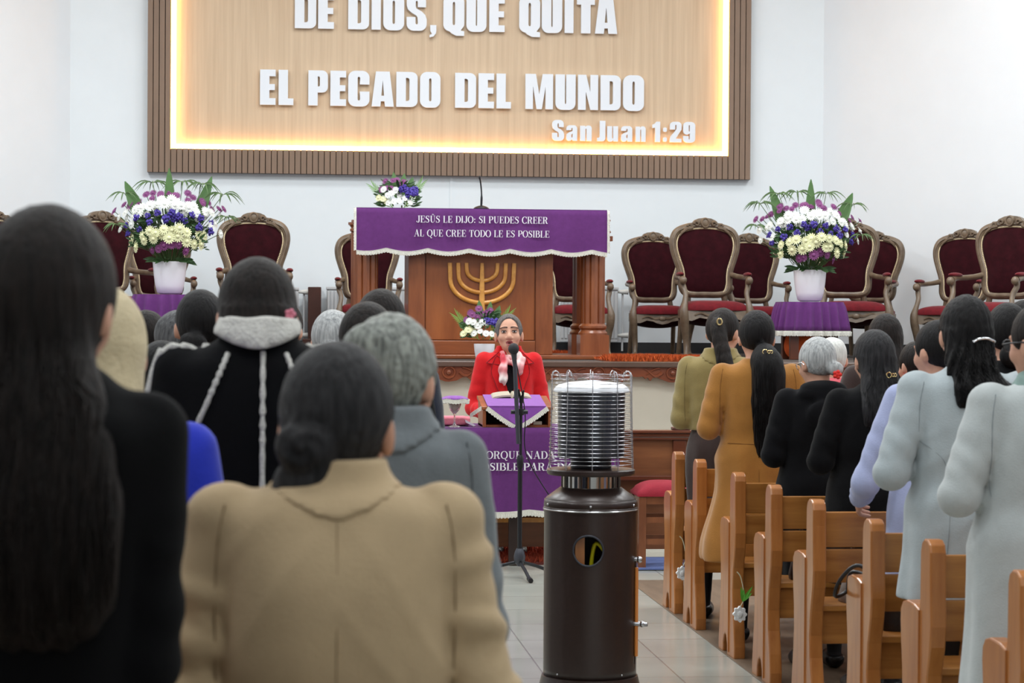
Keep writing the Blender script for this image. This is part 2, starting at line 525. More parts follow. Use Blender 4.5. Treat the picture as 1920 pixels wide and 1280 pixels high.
def glyph(ch):
    """heavy condensed sans outlines, cap height 1: (width, [loops])"""
    s = S_
    if ch == 'E':
        w = .44
        return w, [[(0, 0), (w, 0), (w, .19), (s, .19), (s, .42), (w - .02, .42), (w - .02, .59), (s, .59), (s, .81), (w, .81), (w, 1), (0, 1)]]
    if ch == 'L':
        w = .42
        return w, [[(0, 0), (w, 0), (w, .19), (s, .19), (s, 1), (0, 1)]]
    if ch == 'I':
        return s, [[(0, 0), (s, 0), (s, 1), (0, 1)]]
    if ch == 'T':
        w = .5
        return w, [[(w / 2 - s / 2, 0), (w / 2 + s / 2, 0), (w / 2 + s / 2, .81), (w, .81), (w, 1), (0, 1), (0, .81), (w / 2 - s / 2, .81)]]
    if ch == 'D':
        w = .59
        return w, [[(0, 0)] + arc(w - .18, .16, .18, .16, -90, 0) + arc(w - .18, .84, .18, .16, 0, 90) + [(0, 1)],
                   [(s, .17)] + arc(w - s - .02, .23, .06, .06, -90, 0) + arc(w - s - .02, .77, .06, .06, 0, 90) + [(s, .83)]]
    if ch == 'P':
        w = .55
        return w, [[(0, 0), (s, 0), (s, .37)] + arc(w - .16, .53, .16, .16, -90, 0) + arc(w - .16, .84, .16, .16, 0, 90) + [(0, 1)],
                   [(s, .54)] + arc(w - s - .01, .58, .05, .04, -90, 0) + arc(w - s - .01, .79, .05, .04, 0, 90) + [(s, .83)]]
    if ch in 'OQ':
        w = .58
        L = [rrect(0, -.01, w, 1.01, .2, .2), rrect(s - .01, .17, w - s + .01, .83, .035, .06)]
        if ch == 'Q':
            L[0] = arc(w - .2, .82, .2, .19, 0, 90) + arc(.2, .82, .2, .19, 90, 180) + arc(.2, .18, .2, .19, 180, 262) + [(.22, -.06), (.36, -.13), (w, -.13), (w, .0), (w - .1, .02)] + arc(w - .2, .2, .2, .16, -40, 0)
        return w, L
    if ch == 'U':
        w = .57
        return w, [[(0, 1)] + arc(.19, .18, .19, .19, 180, 270) + arc(w - .19, .18, .19, .19, 270, 360) + [(w, 1), (w - s, 1)] + arc(w / 2, .2, w / 2 - s, .04, 0, -180) + [(s, 1)]]
    if ch == 'C':
        w = .58
        return w, [[(w, .62), (w, .83)] + arc(w - .2, .82, .2, .19, 0, 90) + arc(.2, .82, .2, .19, 90, 180) + arc(.2, .18, .2, .19, 180, 270) + arc(w - .2, .18, .2, .19, 270, 360)
                   + [(w, .42), (w - s, .42)] + arc(w / 2, .21, w / 2 - s + .01, .05, 0, -180) + arc(w / 2, .79, w / 2 - s + .01, .05, 180, 0) + [(w - s, .62)]]
    if ch == 'S':
        w = .57
        return w, [[(w - .02, .66), (w - .02, .83)] + arc(w - .21, .82, .19, .19, 0, 90) + arc(.2, .82, .2, .19, 90, 180) + [(0, .72), (.03, .6), (.14, .5), (.28, .42), (.31, .36)]
                   + arc(.285, .22, .035, .05, 0, -180) + [(.25, .38), (0, .38), (0, .2)] + arc(.2, .18, .2, .19, 180, 270) + arc(w - .2, .18, .2, .19, 270, 360)
                   + [(w, .32), (w - .04, .44), (w - .14, .54), (.28, .62), (.255, .68)] + arc(.285, .79, .03, .05, 180, 0) + [(.315, .66)]]
    if ch == 'A':
        w = .63
        return w, [[(0, 0), (.25, 0), (.265, .15), (.365, .15), (.38, 0), (w, 0), (w - .12, 1), (.12, 1)], [(.275, .31), (.355, .31), (.315, .74)]]
    if ch == 'N':
        w = .57
        return w, [[(0, 0), (.22, 0), (.22, .52), (.35, 0), (w, 0), (w, 1), (w - .22, 1), (w - .22, .5), (.23, 1), (0, 1)]]
    if ch == 'M':
        w = .77
        return w, [[(0, 0), (.21, 0), (.21, .66), (.31, 0), (.46, 0), (w - .21, .64), (w - .21, 0), (w, 0), (w, 1), (w - .29, 1), (w / 2, .42), (.29, 1), (0, 1)]]
    if ch == ',':
        return .2, [[(.05, .0), (.2, .0), (.2, -.02 + .18), (.02, .16), (.02, .0), (.07, -.09), (0, -.12), (0, -.19), (.12, -.16), (.19, -.07), (.2, 0.0)][1:]]
    if ch == 'J':
        w = .38
        return w, [[(.12, 1), (w, 1), (w, .15)] + arc(w - .16, .14, .16, .14, 0, -90) + [(0, 0), (0, .17), (.08, .17), (.12, .22)]]
    if ch == 'a':
        w = .52
        return w, [[(w, 0), (w, .6)] + arc(w - .16, .6, .16, .16, 0, 90) + arc(.16, .6, .16, .16, 90, 180) + [(0, .52), (.24, .52)] + arc(.27, .6, .03, .03, 180, 0) + [(.3, .48), (.14, .42), (.02, .33), (0, .22)]
                   + arc(.13, .12, .13, .13, 180, 270) + [(.22, .01), (.29, .09), (.3, 0)], [(.3, .36), (.3, .2), (.27, .15), (.24, .2), (.24, .3)]]
    if ch in 'nu':
        w = .53
        L = [(0, 0), (.24, 0), (.24, .56)] + arc(.265, .56, .025, .04, 180, 0) + [(.29, 0), (w, 0), (w, .6)] + arc(w - .14, .62, .14, .14, 0, 90) + [(.3, .75), (.235, .68), (.235, .745), (0, .745)]
        if ch == 'u':
            L = [(w - x, .745 - y) for x, y in L]
        return w, [L]
    if ch == '1':
        return .38, [[(.13, 0), (.38, 0), (.38, 1), (.2, 1), (.12, .9), (0, .85), (0, .68), (.13, .7)]]
    if ch == ':':
        return .17, [rrect(0, .02, .17, .24, .06), rrect(0, .5, .17, .72, .06)]
    if ch == '2':
        w = .53
        return w, [[(0, 0), (w, 0), (w, .18), (.27, .18), (.4, .42), (w, .62), (w, .84)] + arc(w - .19, .83, .19, .18, 0, 90) + arc(.19, .83, .19, .18, 90, 180) + [(0, .62), (.24, .62)] + arc(.27, .81, .03, .05, 180, 0) + [(.3, .66), (.2, .5), (.04, .3), (0, .16)]]
    if ch == '9':
        w = .55
        return w, [[(w, .84), (w, .2)] + arc(w - .2, .18, .2, .19, 0, -90) + arc(.2, .18, .2, .19, -90, -180) + [(0, .32), (.25, .32)] + arc(.275, .2, .025, .05, 180, 360) + [(.3, .44), (.2, .38)] + arc(.17, .56, .17, .18, 270, 180) + [(0, .83)] + arc(.2, .83, .2, .18, 180, 90) + arc(w - .2, .83, .2, .18, 90, 0),
                   rrect(.25, .54, .3, .85, .02, .04)]
    return .4, []


def curve_mesh(name, loops, depth, bev=0.0):
    """loops of (a, b) -> closed solid mesh, a -> x, b -> z, front at y = -depth"""
    cu = bpy.data.curves.new(name, 'CURVE')
    cu.dimensions = '2D'
    cu.fill_mode = 'BOTH'
    cu.extrude = depth / 2
    cu.bevel_depth = bev
    for lp in loops:
        sp = cu.splines.new('POLY')
        sp.points.add(len(lp) - 1)
        for p, (a, b) in zip(sp.points, lp):
            p.co = (a, b, 0, 1)
        sp.use_cyclic_u = True
    o = bpy.data.objects.new(name, cu)
    COL.objects.link(o)
    dg = bpy.context.evaluated_depsgraph_get()
    me = bpy.data.meshes.new_from_object(o.evaluated_get(dg))
    bpy.data.objects.remove(o)
    bpy.data.curves.remove(cu)
    me.transform(Matrix(((1, 0, 0, 0), (0, 0, -1, 0), (0, 1, 0, 0), (0, 0, 0, 1))))
    me.name = name
    me.materials.clear()
    return me


# ---------------------------------------------------------------- the sign on the front wall
FY = YB - 0.09
fl, fr = at(276, 300, FY).x, at(1408, 330, FY).x
fb = at(840, 329, FY).z
il, ir = at(320, 250, FY).x, at(1365.5, 280, FY).x
ib = at(840, 285, FY).z
FT = 5.75
it = FT - (ib - fb)
sign = thing('wall_sign', 'large wooden wall sign with white raised lettering and glowing border', 'sign', (0.5 * (fl + fr), YB, fb))
SLAT = mat('brown_slat', (136, 112, 94), 0.55, 0.1, 4, (6, 6, 0.6))
SLATD = mat('slat_groove', (70, 55, 46), 0.8)
OAK = mat('pale_oak_panel', (220, 196, 166), 0.5, rgb2=(202, 176, 146), nscale=1.6, stretch=(16, 4, 0.5), bump=0.03, detail=8)
mb = MB()
mb.box(fl, fr, YB - 0.05, YB - 0.001, fb, ib)
mb.box(fl, fr, YB - 0.05, YB - 0.001, it, FT)
mb.box(fl, il, YB - 0.05, YB - 0.001, ib, it)
mb.box(ir, fr, YB - 0.05, YB - 0.001, ib, it)
mb.build('frame_backing', SLATD, sign)
mb = MB()
pitch = (fr - fl) / 104
for i in range(104):
    a, b = fl + i * pitch, fl + (i + 0.86) * pitch
    if b < il + 0.01 or a > ir - 0.01:
        mb.box(a, b, FY, YB - 0.045, fb, FT)
    else:
        mb.box(a, b, FY, YB - 0.045, fb, ib)
        mb.box(a, b, FY, YB - 0.045, it, FT)
mb.build('slat_frame', SLAT, sign)
PY = YB - 0.03
MB().box(il + .046, ir - .046, PY, YB - 0.002, ib + .046, it - .046).build('panel', OAK, sign)
mb = MB()
LY = PY - 0.034
mb.box(il, ir, LY, YB - 0.003, ib, ib + .042)
mb.box(il, ir, LY, YB - 0.003, it - .042, it)
mb.box(il, il + .042, LY, YB - 0.003, ib + .042, it - .042)
mb.box(ir - .042, ir, LY, YB - 0.003, ib + .042, it - .042)
mb.build('light_strip', LEDM, sign)
LINES = [
    (440, 3.2, 172, 66.5, [('D', 360, 488), ('E', 500, 595), ('D', 680, 805), ('I', 820, 875), ('O', 890, 1015), ('S', 1030, 1150), (',', 1168, 1208), ('Q', 1250, 1375), ('U', 1388, 1508), ('E', 1525, 1617)], .0125),
    (920, 3.2, 196, 66.5, [('Q', 168, 293), ('U', 303, 425), ('I', 440, 493), ('T', 513, 620), ('A', 622, 755)], .0125),
    (440, 3.2, 630, 66.0, [('E', 152, 245), ('L', 263, 352), ('P', 441, 558), ('E', 573, 667), ('C', 680, 807), ('A', 820, 953), ('D', 968, 1095), ('O', 1110, 1232), ('D', 1320, 1445), ('E', 1460, 1553), ('L', 1568, 1655)], .0155),
    (920, 3.2, 656, 66.0, [('M', 205, 370), ('U', 385, 505), ('N', 520, 640), ('D', 655, 775), ('O', 790, 915)], .0155),
    (920, 3.2, 845, 38.5, [('S', 365, 437), ('a', 450, 515), ('n', 533, 602), ('J', 635, 684), ('u', 695, 760), ('a', 778, 845), ('n', 865, 925), ('1', 965, 1012), (':', 1030, 1052), ('2', 1070, 1140), ('9', 1150, 1222)], .013),
]
for (bx, sc_, by, hpx, items, slope) in LINES:
    ref = at(bx + items[0][1] / sc_, by / sc_, PY)
    hgt = at(bx, by / sc_ - hpx, PY).z - at(bx, by / sc_, PY).z
    for ch, a, b in items:
        X0, X1 = at(bx + a / sc_, by / sc_, PY).x, at(bx + b / sc_, by / sc_, PY).x
        wd, loops = glyph(ch)
        k = (X1 - X0) / wd
        me = curve_mesh('letter', [[(x * k, y * hgt) for x, y in lp] for lp in loops], 0.026)
        o = finish('letter', me, WHMT, sign)
        o.location = (X0 - sign.location.x, PY - 0.034 - YB, ref.z - fb)

# ---------------------------------------------------------------- serif embroidery lettering
def ribbon(mb, pts, wid, fn, d):
    P = [Vector((p[0], p[1])) for p in pts]
    n = len(P)
    L, R = [], []
    for i in range(n):
        t = (P[min(i + 1, n - 1)] - P[max(i - 1, 0)]).normalized()
        nn = Vector((-t.y, t.x))
        wv = wid if np.isscalar(wid) else wid[i]
        L.append(P[i] + nn * wv / 2)
        R.append(P[i] - nn * wv / 2)
    V, Fs = [], []
    for i in range(n):
        V += [fn(L[i].x, L[i].y, d), fn(R[i].x, R[i].y, d), fn(L[i].x, L[i].y, 0), fn(R[i].x, R[i].y, 0)]
    for i in range(n - 1):
        a, b = 4 * i, 4 * i + 4
        Fs += [(a, a + 1, b + 1, b), (a + 2, b + 2, b + 3, a + 3), (a, b, b + 2, a + 2), (a + 1, a + 3, b + 3, b + 1)]
    Fs += [(0, 2, 3, 1), (4 * n - 4, 4 * n - 3, 4 * n - 1, 4 * n - 2)]
    mb.add(V, Fs)


TK, TN = .155, .042


def ser(x, y, w=.3):
    return [((x - w / 2, y), (x + w / 2, y)), TN]


def bowl(cx, cy, rx, ry, a0, a1, n=16):
    pts, ws = [], []
    for i in range(n + 1):
        a = math.radians(a0 + (a1 - a0) * i / n)
        pts.append((cx + rx * math.cos(a), cy + ry * math.sin(a)))
        ws.append(TN + (TK - TN) * abs(math.cos(a)) ** 1.3)
    return [pts, ws]


def stem(x, y0=0, y1=1, w=TK):
    return [((x, y0), (x, y1)), w]


def sglyph(c):
    e = .03
    if c == 'I':
        return .34, [stem(.17), ser(.17, e), ser(.17, 1 - e)]
    if c == 'L':
        return .66, [stem(.17), ser(.17, 1 - e), [((.03, e), (.62, e)), TN], stem(.6, 0, .3, TN)]
    if c == 'E':
        return .68, [stem(.17), [((.03, e), (.64, e)), TN], [((.03, 1 - e), (.62, 1 - e)), TN], [((.17, .52), (.46, .52)), TN], stem(.46, .38, .66, TN), stem(.62, 0, .28, TN), stem(.6, .74, 1, TN)]
    if c == 'T':
        return .74, [stem(.37), ser(.37, e), [((.02, 1 - e), (.72, 1 - e)), TN], stem(.05, .7, 1, TN), stem(.69, .7, 1, TN)]
    if c == 'D':
        return .78, [stem(.17), [((.03, e), (.4, e)), TN], [((.03, 1 - e), (.4, 1 - e)), TN], bowl(.36, .5, .34, .47, -90, 90)]
    if c == 'O':
        return .82, [bowl(.41, .5, .34, .48, 0, 360, 26)]
    if c == 'Q':
        return .82, [bowl(.41, .5, .34, .48, 0, 360, 26), [((.38, .12), (.52, -.02), (.62, -.2), (.78, -.16)), [TN, .1, .1, TN]]]
    if c == 'C':
        return .74, [bowl(.41, .5, .34, .48, 40, 320, 22), stem(.68, .68, 1, TN), stem(.68, .05, .26, TN)]
    if c == 'S':
        return .62, [[((.52, .8), (.42, .95), (.26, .96), (.12, .85), (.12, .68), (.3, .55), (.44, .45), (.52, .3), (.46, .1), (.3, .03), (.14, .08), (.07, .24)), [TN, TN, .07, .1, .15, .16, .16, .15, .1, .06, TN, TN]], stem(.54, .68, 1, TN), stem(.07, 0, .3, TN)]
    if c == 'J':
        return .56, [[((.4, 1), (.4, .2), (.34, .06), (.2, .03), (.08, .12), (.1, .24)), [TK, TK, .12, TN, .08, .12]], ser(.4, 1 - e)]
    if c == 'U':
        return .82, [[((.2, 1), (.2, .3), (.27, .09), (.44, .03), (.6, .12), (.66, .3), (.66, 1)), [TK, TK, .12, TN, TN, TN, TN]], ser(.2, 1 - e), ser(.66, 1 - e, .24)]
    if c == '^':
        return .82, [[((.3, 1.08), (.44, 1.24), (.58, 1.08)), .06]]
    if c == 'P':
        return .68, [stem(.17), ser(.17, e), [((.03, 1 - e), (.36, 1 - e)), TN], [((.17, .46), (.36, .46)), TN], bowl(.34, .72, .27, .25, -90, 90)]
    if c == 'R':
        return .78, [stem(.17), ser(.17, e), [((.03, 1 - e), (.36, 1 - e)), TN], [((.17, .5), (.36, .5)), TN], bowl(.34, .74, .26, .23, -90, 90), [((.36, .5), (.5, .4), (.55, .12), (.64, .03), (.76, .08)), [.08, .14, .15, .09, TN]]]
    if c == 'B':
        return .72, [stem(.17), [((.03, e), (.36, e)), TN], [((.03, 1 - e), (.36, 1 - e)), TN], [((.17, .53), (.36, .53)), TN], bowl(.34, .76, .23, .22, -90, 90), bowl(.36, .28, .28, .25, -90, 90)]
    if c == 'A':
        return .8, [[((.12, .0), (.4, 1)), TN], [((.4, 1), (.66, .0)), TK], [((.22, .35), (.56, .35)), TN], ser(.11, e, .24), ser(.67, e, .28)]
    if c == 'N':
        return .86, [stem(.16, w=TN), [((.12, 1), (.7, 0)), TK], stem(.7, w=TN), ser(.16, e, .24), ser(.7, 1 - e, .24), ser(.12, 1 - e, .2)]
    if c == 'M':
        return .98, [stem(.16, w=TN), [((.16, 1), (.47, .05)), TK], [((.47, .05), (.78, 1)), TN], stem(.8, w=TK), ser(.16, e, .24), ser(.8, e, .28), ser(.12, 1 - e, .2), ser(.82, 1 - e, .26)]
    if c == ':':
        return .3, [[((.08, .12), (.22, .12)), .14], [((.08, .55), (.22, .55)), .14]]
    return .36, []


def embroider(text, X0, X1, zbase, h, y, parent, accents=()):
    """letters lying on the plane y; text fitted between X0 and X1"""
    tot = sum(sglyph(c)[0] for c in text) + .04 * len(text)
    k = (X1 - X0) / tot
    mb = MB()
    x = X0
    for i, c in enumerate(text + ' '):
        if c == ' ':
            if mb.v:
                mb.build('embroidered_word', LETC, parent)
            mb = MB()
            x += (sglyph(c)[0] + .04) * k
            continue
        wd, st = sglyph(c)
        if i in accents:
            st = st + sglyph('^')[1]
        for pts, wid in st:
            ribbon(mb, [(x + p[0] * k, zbase + p[1] * h) for p in pts], wid * k if np.isscalar(wid) else [q * k for q in wid], lambda a, b, d: (a, y - d, b), 0.002)
        x += (wd + .04) * k


def fringe(mb, path, down, length, yout, thick=0.012, step=0.006):
    """ribbed fringe band hanging from a polyline (points in world)"""
    P = [Vector(p) for p in path]
    acc = [0.0]
    for a, b in zip(P, P[1:]):
        acc.append(acc[-1] + (b - a).length)
    n = max(4, int(acc[-1] / step))
    dn = Vector(down)
    yo = Vector(yout)
    V, Fs = [], []
    for i in range(n + 1):
        s_ = acc[-1] * i / n
        j = max(0, min(len(P) - 2, np.searchsorted(acc, s_) - 1))
        t = (s_ - acc[j]) / max(1e-9, acc[j + 1] - acc[j])
        p = P[j].lerp(P[j + 1], t)
        bulge = thick if i % 2 == 0 else thick * 0.35
        ln = length * (1 + 0.08 * math.sin(i * 1.7))
        V += [tuple(p), tuple(p + yo * thick), tuple(p + dn * length * .3 + yo * thick * .8), tuple(p + dn * ln + yo * bulge), tuple(p + dn * ln)]
    for i in range(n):
        a, b = 5 * i, 5 * i + 5
        for q in range(4):
            Fs.append((a + q, b + q, b + q + 1, a + q + 1))
        Fs.append((a + 4, b + 4, b, a))
    mb.add(V, Fs)

# ---------------------------------------------------------------- pulpit
YP = 18.05
pxm = lambda Y: at(1000, 600, Y).x - at(999, 600, Y).x       # metres per pixel at depth Y
X_ = lambda px, Y: at(px, 600, Y).x
Z_ = lambda py, Y, px=902: at(px, py, Y).z
pc = X_(902, YP)
pulpit = thing('pulpit', 'reddish wooden pulpit with seven-branched candlestick carving on the stage', 'pulpit', (pc, YP + .4, STZ))
pu0, pu1 = X_(765, YP + .1), X_(1036, YP + .1)
ptop = Z_(392, YP)
YF = YP + .1
MB().box(X_(655, YP), X_(1150, YP), YP - .06, YP + .95, STZ, STZ + .035).build('plinth', REDWH, pulpit, bevel=.008)
mb = MB()
mb.box(pu0, pu1, YF + .02, YF + .55, STZ + .035, ptop - .08)
mb.build('body', REDW, pulpit)
s0, s1 = X_(796, YF), X_(1004, YF)
for a, b in ((pu0, s0), (s1, pu1)):
    MB().box(a, b, YF - .015, YF + .03, STZ + .035, ptop - .08).build('stile', REDW, pulpit, bevel=.006)
MB().box(s0, s1, YF - .01, YF + .03, STZ + .035, STZ + .035 + .11).build('bottom_rail', REDWH, pulpit, bevel=.006)
MB().box(s0 + .008, s1 - .008, YF + .004, YF + .03, STZ + .15, ptop - .1).build('front_panel', mat('pulpit_panel_wood', (156, 88, 44), .36, rgb2=(124, 64, 30), nscale=2.2, stretch=(5, 5, .7), coat=.25, detail=6), pulpit, bevel=.004)
# candlestick emblem
em = MB()
ey = YF - .012
zt = Z_(493, YF)
cx = X_(903, YF)


def ubranch(half, depth, w):
    p = []
    z1 = zt - depth
    for t in np.linspace(0, 1, 6):
        p.append((cx - half * (1 - .02 * t), ey, zt - t * (depth - half * .72)))
    for a in np.linspace(180, 360, 20):
        p.append((cx + half * .98 * math.cos(math.radians(a)), ey, z1 + half * .72 + half * .72 * math.sin(math.radians(a))))
    for t in np.linspace(1, 0, 6):
        p.append((cx + half * (1 - .02 * t), ey, zt - t * (depth - half * .72)))
    return p


k = pxm(YF)
em.tube(ubranch(29 * k, 33 * k, 1), 3.6 * k, 8, flat=.7, ref=(0, 1, 0))
em.tube(ubranch(44.5 * k, 55 * k, 1), 3.8 * k, 8, flat=.7, ref=(0, 1, 0))
em.tube(ubranch(60 * k, 74 * k, 1), 4.0 * k, 8, flat=.7, ref=(0, 1, 0))
em.tube([(cx, ey - .004, zt), (cx, ey - .004, zt - 40 * k), (cx, ey - .004, zt - 100 * k)], [3.2 * k, 4.6 * k, 6 * k], 8, flat=.7, ref=(0, 1, 0))
em.tube([(cx - 26 * k, ey - .002, zt - 100 * k), (cx + 26 * k, ey - .002, zt - 100 * k)], 4 * k, 8, flat=.7, ref=(0, 1, 0))
em.build('candlestick_emblem', HONEY, pulpit, smooth=50)


def pillar(x, y):
    mb = MB()
    z0, z1 = STZ + .035, ptop - .09
    r = .095
    mb.box(x - .115, x + .115, y - .115, y + .115, z0, z0 + .16)
    mb.lathe([(.118, z0 + .16), (.118, z0 + .175), (.10, z0 + .2), (.112, z0 + .215), (.112, z0 + .23), (.092, z0 + .25)], 16, (x, y, 0))
    # fluted octagonal shaft
    n = 64
    prof = []
    for i in range(n):
        a = 2 * PI * i / n + PI / 8
        sect = (a * 8 / (2 * PI)) % 1
        rr = r * math.cos(PI / 8) / math.cos((sect - .5) * PI / 4)
        if .38 < sect < .62:
            rr -= .012
        prof.append((x + rr * math.cos(a), y + rr * math.sin(a)))
    mb.prism(prof, lambda a, b, d: (a, b, d), z0 + .24, z1 - .08)
    mb.lathe([(.09, z1 - .08), (.104, z1 - .07), (.104, z1 - .055), (.094, z1 - .045), (.112, z1 - .02), (.118, z1 - .02), (.118, z1)], 16, (x, y, 0))
    return mb.build('pillar', REDW, pulpit, smooth=35)


pillar(X_(686, YF), YF + .04)
pillar(X_(1113, YF), YF + .04)
pillar(X_(686, YF) - .01, YF + .52)
pillar(X_(1113, YF) - .01, YF + .52)
tx0, tx1 = X_(668, YP), X_(1136, YP)
MB().box(tx0 + .015, tx1 - .015, YP + .03, YP + .5, ptop - .09, ptop - .012).build('top_slab', REDWH, pulpit, bevel=.01)
MB().box(tx0 + .015, tx1 - .015, YP + .52, YP + .95, ptop - .17, ptop - .13).build('rear_shelf', REDWH, pulpit, bevel=.006)
mb = MB()
xr = tx1 + .005
mb.tube([(xr + .02, YP + .25, ptop - .02), (xr + .035, YP + .25, ptop - .07), (xr + .02, YP + .25, ptop - .11), (xr + .04, YP + .25, ptop - .16), (xr + .015, YP + .25, ptop - .2)], [.02, .03, .018, .028, .02], 8)
mb.box(xr - .03, xr + .075, YP + .2, YP + .3, ptop - .235, ptop - .195)
mb.build('side_bracket', REDWH, pulpit, smooth=40)

# purple cloth over the pulpit
cloth = thing('pulpit_cloth', 'purple fringed cloth with two lines of white lettering draped over pulpit', 'cloth', (pc, YP + .4, ptop))
c0, c1 = X_(667, YP), X_(1137, YP)
cw = c1 - c0
zb = Z_(466, YP)
dr = ptop + .004 - zb
NS = 6.1


def chem(u):
    return zb - .012 - .016 * math.sin(PI * ((u * NS + .28) % 1.0)) * 1.6 + .012


def cfront(u, v):
    x = c0 + u * cw
    zz = ptop + .004 + (chem(u) - ptop - .004) * v
    y = YP - .004 - .012 * math.sin(v * PI / 2) - .010 * v * math.sin(u * NS * 2 * PI + 1.8) - .006 * math.sin((u * 9 + v * 2.2)) * v
    if v < .04:
        y = YP + .008
    return (x, y, zz)


mb = MB()
mb.sheet(120, 14, cfront, .006, (0, 1, 0))
mb.box(c0, c1, YP + .004, YP + .51, ptop - .004, ptop + .004)
mb.build('fabric', PURP, cloth, smooth=40)
mb = MB()
fringe(mb, [cfront(i / 120, 1) for i in range(121)], (0, 0, -1), .035, (0, -1, 0), .012)
fringe(mb, [cfront(0, j / 14) for j in range(15)], (-1, 0, -.25), .02, (0, -1, 0), .012)
fringe(mb, [cfront(1, j / 14) for j in range(15)], (1, 0, -.25), .02, (0, -1, 0), .012)
mb.build('fringe', WHTF, cloth)
for txt, pxa, pxb, py, acc in (('JESUS LE DIJO: SI PUEDES CREER', 779, 1026, 418.5, (3,)), ('AL QUE CREE TODO LE ES POSIBLE', 775, 1029, 444.5, ())):
    embroider(txt, X_(pxa, YP), X_(pxb, YP), Z_(py, YP), 13 * pxm(YP), YP - .022, cloth, acc)

# gooseneck microphone on the pulpit
gx = X_(901, YP + .2)
gm = thing('gooseneck_microphone', 'slim black gooseneck microphone on a round base on the pulpit', 'microphone', (gx, YP + .2, ptop + .004))
MB().lathe([(.062, 0), (.062, .012), (.05, .022), (.03, .03), (.016, .034)], 24, (gx, YP + .2, ptop + .004)).build('base', BLKM, gm, smooth=40)
MB().tube(crom([(gx, YP + .2, ptop + .034), (gx + .002, YP + .2, ptop + .12), (gx - .004, YP + .2, ptop + .2), (gx - .014, YP + .19, ptop + .255)], 5), [.009] * 5 + [.006] * 11, 8).build('gooseneck', BLKM, gm, smooth=60)
MB().ell((gx - .016, YP + .188, ptop + .26), (.009, .009, .016)).build('capsule', BLKM, gm, smooth=80)

